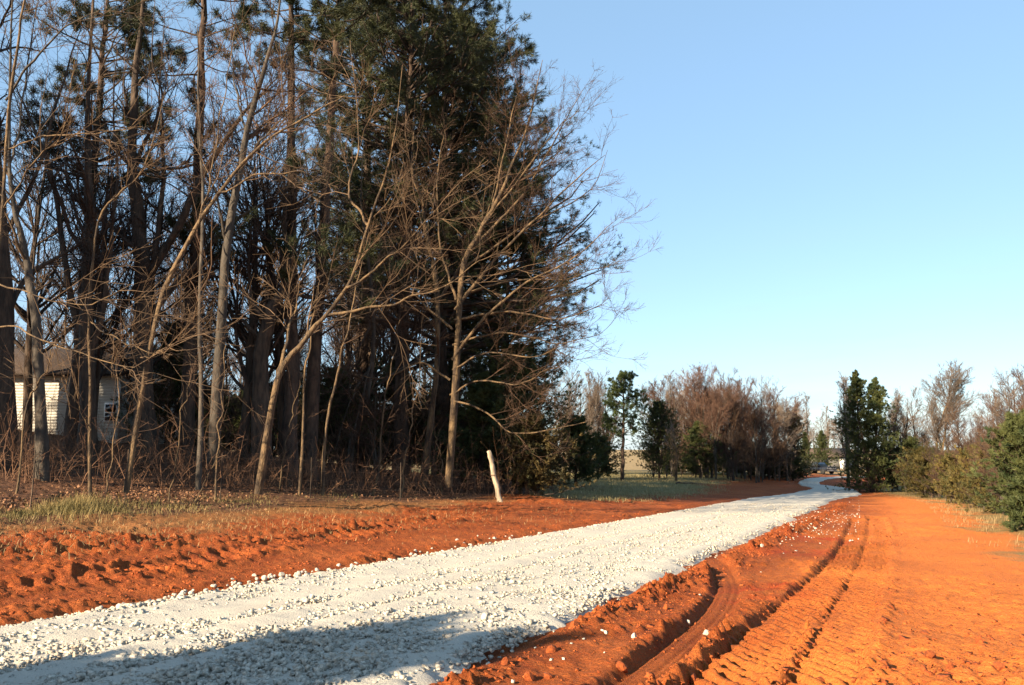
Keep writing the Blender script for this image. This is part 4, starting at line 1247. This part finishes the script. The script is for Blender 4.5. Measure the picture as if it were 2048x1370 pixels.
# ------------------------------------------------------------------ leaning fence post and wire
def build_fence():
    r = np.random.default_rng(79)
    M['post'] = noise_mat('weathered_wood', (.14, .11, .08), (.36, .29, .21), 9, .85, .6, 40, (1, 1, .15), vary=0)
    q = gp(1000, 1003)
    d = float(q[1])
    pts = [(1001, 1006), (994, 975), (988, 950), (984, 928), (977, 902)]
    P = [pt(x, y, d) for x, y in pts]
    root = thing('fence_post', 'pale weathered fence post leaning left at the corner of the wood', 'post', tuple(q))
    Pm, Rm = poly(P, .115, .085, 16, .016, r)
    V, Fc = tubes([(Pm, Rm, 10)], .10, 5)
    # close the sawn top, slightly tilted
    top = len(V); V = np.concatenate([V, [V[-10:].mean(0) + [0, 0, .03]]])
    cap = np.stack([np.arange(top - 10, top), np.roll(np.arange(top - 10, top), -1), np.full(10, top)], 1)
    obj('post', mesh('post', V - q, [*Fc, cap], M['post'], False), root)
    # bracket band where the wire is stapled
    M['rust'] = noise_mat('rusty_wire', (.10, .05, .03), (.2, .12, .08), 12, .7, vary=0)
    c = P[2]
    ang = np.linspace(0, 2 * np.pi, 17)
    ring = np.stack([c[0] + .135 * np.cos(ang), c[1] + .135 * np.sin(ang), c[2] + 0 * ang], 1)[None]
    V, Fc = tubes([(ring, np.full((1, 17), .012), 5)])
    obj('wire_wrap', mesh('wire_wrap', V - q, Fc, M['rust']), root)
    # the wire fence runs left from the post along the wood
    line = [gp(x, y) for x, y in ((1000, 1003), (800, 1000), (620, 996), (440, 1000), (250, 1002), (60, 1022), (-120, 1050))]
    fr = thing('wire_fence', 'rusty four strand wire fence running along the edge of the wood', 'fence', tuple(line[0]))
    for hgt in (.3, .6, .9, 1.2):
        Q = np.array([p + [0, 0, hgt + r.normal(0, .03)] for p in line])
        Q[0] = P[0] + (P[-1] - P[0]) * (hgt / (P[-1][2] - P[0][2]))
        S_ = smooth_line(Q, 60)[None]
        V, Fc = tubes([(S_, np.full((1, 60), .002), 4)])
        obj('wire', mesh('wire', V - line[0], Fc, M['rust']), fr)
    for p in line[1:]:
        V, Fc = tubes([(np.array([p - [0, 0, .1], p + [0.02, 0, .7], p + [0, .03, 1.35]])[None], np.array([[.020, .018, .016]]), 6)], .05)
        obj('picket', mesh('picket', V - line[0], Fc, M['bark_dark']), fr)


build_fence()

# ------------------------------------------------------------------ white house behind the wood
def build_house():
    M['siding'] = noise_mat('white_siding', (.46, .43, .38), (.58, .55, .49), 1.5, .6, vary=0)
    M['trim'] = noise_mat('white_trim', (.60, .58, .54), (.72, .70, .66), 2, .6, vary=0)
    M['roof'] = noise_mat('brown_shingles', (.035, .025, .02), (.085, .058, .043), 14, .9, .5, 40, (1, 1, 3), vary=0)
    M['glass'] = noise_mat('dark_pane', (.012, .014, .018), (.03, .034, .04), 1, .08, vary=0, spec=.6)
    d = 41.0
    q = on(120, d)
    k = d / F
    zb, ze = pt(100, 888, d)[2], pt(100, 747, d)[2]
    xl, xr = pt(-330, 800, d)[0], pt(238, 800, d)[0]
    root = thing('house', 'white clapboard house with brown roof seen between the left trunks', 'house', (q[0], d, zb))
    O = np.array([q[0], d, zb])
    depth = 7.5
    Hh = ze - zb
    # walls
    V, Fc = boxes([((xl + xr) / 2, d + depth / 2 + .03, (zb + ze) / 2 - .3, xr - xl - .06, depth - .02, Hh + .6)])
    obj('wall', mesh('wall', V - O, Fc, M['siding']), root)
    # clapboards: each course a tilted board
    nb = int(Hh / .14)
    bs, Vs, Fs = [], [], []
    for j in range(nb):
        z0 = zb + j * .14
        Vs.append([[xl, d - .034, z0], [xr, d - .034, z0], [xr, d - .004, z0 + .145], [xl, d - .004, z0 + .145], [xl, d + .02, z0], [xr, d + .02, z0]])
        Fs.append(np.array([[0, 1, 2, 3], [4, 5, 1, 0]]) + 6 * j)
    obj('clapboards', mesh('clapboards', np.concatenate(Vs).reshape(-1, 3) - O, [np.concatenate(Fs)], M['siding']), root)['kind'] = 'stuff'
    V, Fc = boxes([(xr, d - .03, (zb + ze) / 2, .12, .05, Hh), ((xl + xr) / 2, d - .035, ze - .06, xr - xl, .03, .16)])
    obj('corner_trim', mesh('corner_trim', V - O, Fc, M['trim']), root)
    # roof: two pitches with overhang and thickness
    rz = pt(100, 690, d)[2] + .3
    xo, yo = .45, .5
    ym = d + depth / 2
    x0, x1 = xl - xo, xr + xo
    y0, y1 = d - yo, d + depth + yo
    th = .16
    V = np.array([[x0, y0, ze], [x1, y0, ze], [x1, ym, rz], [x0, ym, rz], [x0, y1, ze], [x1, y1, ze]])
    V = np.concatenate([V, V - [0, 0, th]])
    Fq = [[0, 1, 2, 3], [3, 2, 5, 4], [6, 9, 8, 7], [9, 10, 11, 8], [0, 6, 7, 1], [1, 7, 8, 2], [2, 8, 11, 5], [0, 3, 9, 6], [3, 4, 10, 9], [4, 5, 11, 10]]
    obj('roof', mesh('roof', V - O, [np.array(Fq)], M['roof']), root)
    # right gable above the wall
    V = np.array([[xr - .04, d, ze - .05], [xr - .04, d + depth, ze - .05], [xr - .04, ym, rz - .1], [xr - .14, d, ze - .05], [xr - .14, d + depth, ze - .05], [xr - .14, ym, rz - .1]])
    obj('gable', mesh('gable', V - O, [np.array([[0, 1, 2], [5, 4, 3]])], M['siding']), root)
    # lower wing on the right with a small window
    dw = d + 1.2
    wl, wr_ = xr + .02, pt(292, 800, dw)[0]
    wz = pt(220, 775, dw)[2]
    V, Fc = boxes([((wl + wr_) / 2, dw + 2.2, (zb + wz) / 2 - .3, wr_ - wl, 4.4, wz - zb + .6)])
    wing = obj('wing', mesh('wing', V - O, Fc, M['siding']), root)
    V, Fc = boxes([((wl + wr_) / 2, dw + 2.1, wz + .07, wr_ - wl + .5, 5.0, .13)])
    obj('wing_roof', mesh('wing_roof', V - O, Fc, M['roof']), root)
    dw = d
    a, b_ = pt(213, 808, dw), pt(232, 842, dw)
    cx, cz, ww, hh = (a[0] + b_[0]) / 2, (a[2] + b_[2]) / 2, abs(b_[0] - a[0]) + .12, abs(a[2] - b_[2]) + .12
    V, Fc = boxes([(cx, dw - .05, cz, ww, .06, hh)])
    win = obj('window', mesh('window', V - O, Fc, M['trim']), root)
    for s_ in (-1, 1):
        V, Fc = boxes([(cx, dw - .09, cz + s_ * hh * .22, ww - .12, .02, hh * .38)])
        o = obj('pane', mesh('pane', V - O, Fc, M['glass']), win)


build_house()

# ------------------------------------------------------------------ truck and small house at the far bend
def build_far():
    d = 128.0
    q = on(1637, d)
    M['truck'] = noise_mat('dark_paint', (.012, .014, .02), (.02, .022, .03), 2, .25, vary=0, spec=.5)
    M['tyre'] = noise_mat('tyre', (.01, .01, .01), (.02, .02, .02), 8, .8, vary=0)
    M['chrome'] = noise_mat('chrome', (.08, .08, .085), (.14, .14, .15), 4, .35, vary=0)
    root = thing('pickup_truck', 'dark pickup truck parked at the far bend of the road', 'truck', tuple(q), rz=math.radians(25))
    def part(name, bs, mat, par=root, bev=.06):
        V, Fc = boxes(bs); me = mesh(name, V, Fc, M[mat])
        o = obj(name, me, par)
        if bev:
            b = o.modifiers.new('bevel', 'BEVEL'); b.width = bev; b.segments = 2
        return o
    part('body', [(0, 0, .72, 1.9, 5.2, .5), (0, -1.85, 1.02, 1.85, 1.4, .16), (-.9, 1.6, 1.05, .1, 1.9, .22), (.9, 1.6, 1.05, .1, 1.9, .22), (0, 2.55, 1.0, 1.8, .1, .3)], 'truck')
    V = np.array([[-.88, -1.15, .95], [.88, -1.15, .95], [.88, .75, .95], [-.88, .75, .95], [-.72, -.45, 1.72], [.72, -.45, 1.72], [.72, .6, 1.72], [-.72, .6, 1.72]])
    obj('cab', mesh('cab', V, [CUBEQ], M['truck']), root)
    V = np.array([[-.76, -1.09, 1.06], [.76, -1.09, 1.06], [.66, -.52, 1.64], [-.66, -.52, 1.64]]) + [0, -.03, .02]
    V = np.concatenate([V, V + [0, .02, -.01]])
    obj('windscreen', mesh('windscreen', V, [np.array([[0, 1, 2, 3], [7, 6, 5, 4], [0, 4, 5, 1], [2, 6, 7, 3]])], M['glass']), root)
    for s_ in (-1, 1):
        V = np.array([[.88, -.75, 1.05], [.88, .55, 1.05], [.77, .5, 1.6], [.77, -.35, 1.6]]) * [s_, 1, 1] + [s_ * .02, 0, 0]
        V = np.concatenate([V, V - [s_ * .02, 0, 0]])
        obj('side_window', mesh('side_window', V, [np.array([[0, 1, 2, 3], [7, 6, 5, 4], [0, 4, 5, 1], [2, 6, 7, 3]])], M['glass']), root)
        part('headlight', [(s_ * .72, -2.62, .82, .34, .06, .18)], 'chrome', bev=.02)
        for y_ in (-1.65, 1.6):
            a = np.linspace(0, 2 * np.pi, 17)[:-1]
            ring = lambda x_, r_: np.stack([np.full(16, x_), y_ + r_ * np.cos(a), .38 + r_ * np.sin(a)], 1)
            V = np.concatenate([ring(s_ * .72, .38), ring(s_ * .96, .38), ring(s_ * .97, .22), [[s_ * .97, y_, .38]]])
            i = np.arange(16); j = (i + 1) % 16
            Fq = np.concatenate([np.stack([i, j, j + 16, i + 16], 1), np.stack([i + 16, j + 16, j + 32, i + 32], 1)])
            wh = obj('wheel', mesh('wheel', V, [Fq, np.stack([i + 32, j + 32, np.full(16, 48)], 1)], M['tyre']), root)
    part('grille', [(0, -2.62, .8, 1.0, .05, .24)], 'chrome', bev=.02)
    part('bumper', [(0, -2.66, .52, 1.9, .14, .18), (0, 2.66, .52, 1.9, .14, .18)], 'chrome', bev=.03)
    # small house past the truck
    d = 150.0
    q = on(1668, d)
    root2 = thing('cottage', 'small low dark roofed house far behind the parked truck', 'house', tuple(q), rz=.15)
    V, Fc = boxes([(0, 2.5, 1.1, 7.5, 5, 2.4)])
    M['shadewall'] = noise_mat('shaded_wall', (.10, .095, .09), (.15, .145, .135), 1, .8, vary=0)  # wall colour darkened to stand for the shade at the far bend
    obj('wall', mesh('wall', V, Fc, M['shadewall']), root2)
    V = np.array([[-4.2, -.5, 2.25], [4.2, -.5, 2.25], [4.2, 2.5, 3.7], [-4.2, 2.5, 3.7], [-4.2, 5.5, 2.25], [4.2, 5.5, 2.25]])
    V = np.concatenate([V, V - [0, 0, .2]])
    Fq = [[0, 1, 2, 3], [3, 2, 5, 4], [6, 9, 8, 7], [9, 10, 11, 8], [0, 6, 7, 1], [1, 7, 8, 2], [2, 8, 11, 5], [0, 3, 9, 6], [3, 4, 10, 9], [4, 5, 11, 10]]
    obj('roof', mesh('roof', V, [np.array(Fq)], M['roof']), root2)
    V, Fc = boxes([(-1.6, -.03, 1.3, 1.1, .08, 1.1)])
    w1 = obj('window', mesh('window', V, Fc, M['trim']), root2)
    V, Fc = boxes([(-1.6, -.08, 1.3, .95, .03, .95)])
    obj('pane', mesh('pane', V, Fc, M['glass']), w1)
    V, Fc = boxes([(1.6, -.03, .95, .95, .08, 2.0)])
    obj('door', mesh('door', V, Fc, M['trim']), root2)
    # broken branch lying on the shaded grass
    a, b_ = gp(1352, 969), gp(1402, 969)
    P, R_ = poly([a + [0, 0, .08], (a + b_) / 2 + [0, .3, .14], b_ + [0, 0, .06]], .07, .03, 10, .04)
    V, Fc = tubes([(P, R_, 6)], .1)
    o = obj('fallen_branch', mesh('fallen_branch', V - a, Fc, M['bark_dark']), label='dark broken branch lying on the shaded grass', cat='branch')
    o.location = tuple(a)


build_far()
tot = sum(len(m.loops) - 2 * len(m.polygons) for m in bpy.data.meshes)
print('TRIS', tot, 'OBJ', len(bpy.data.objects))
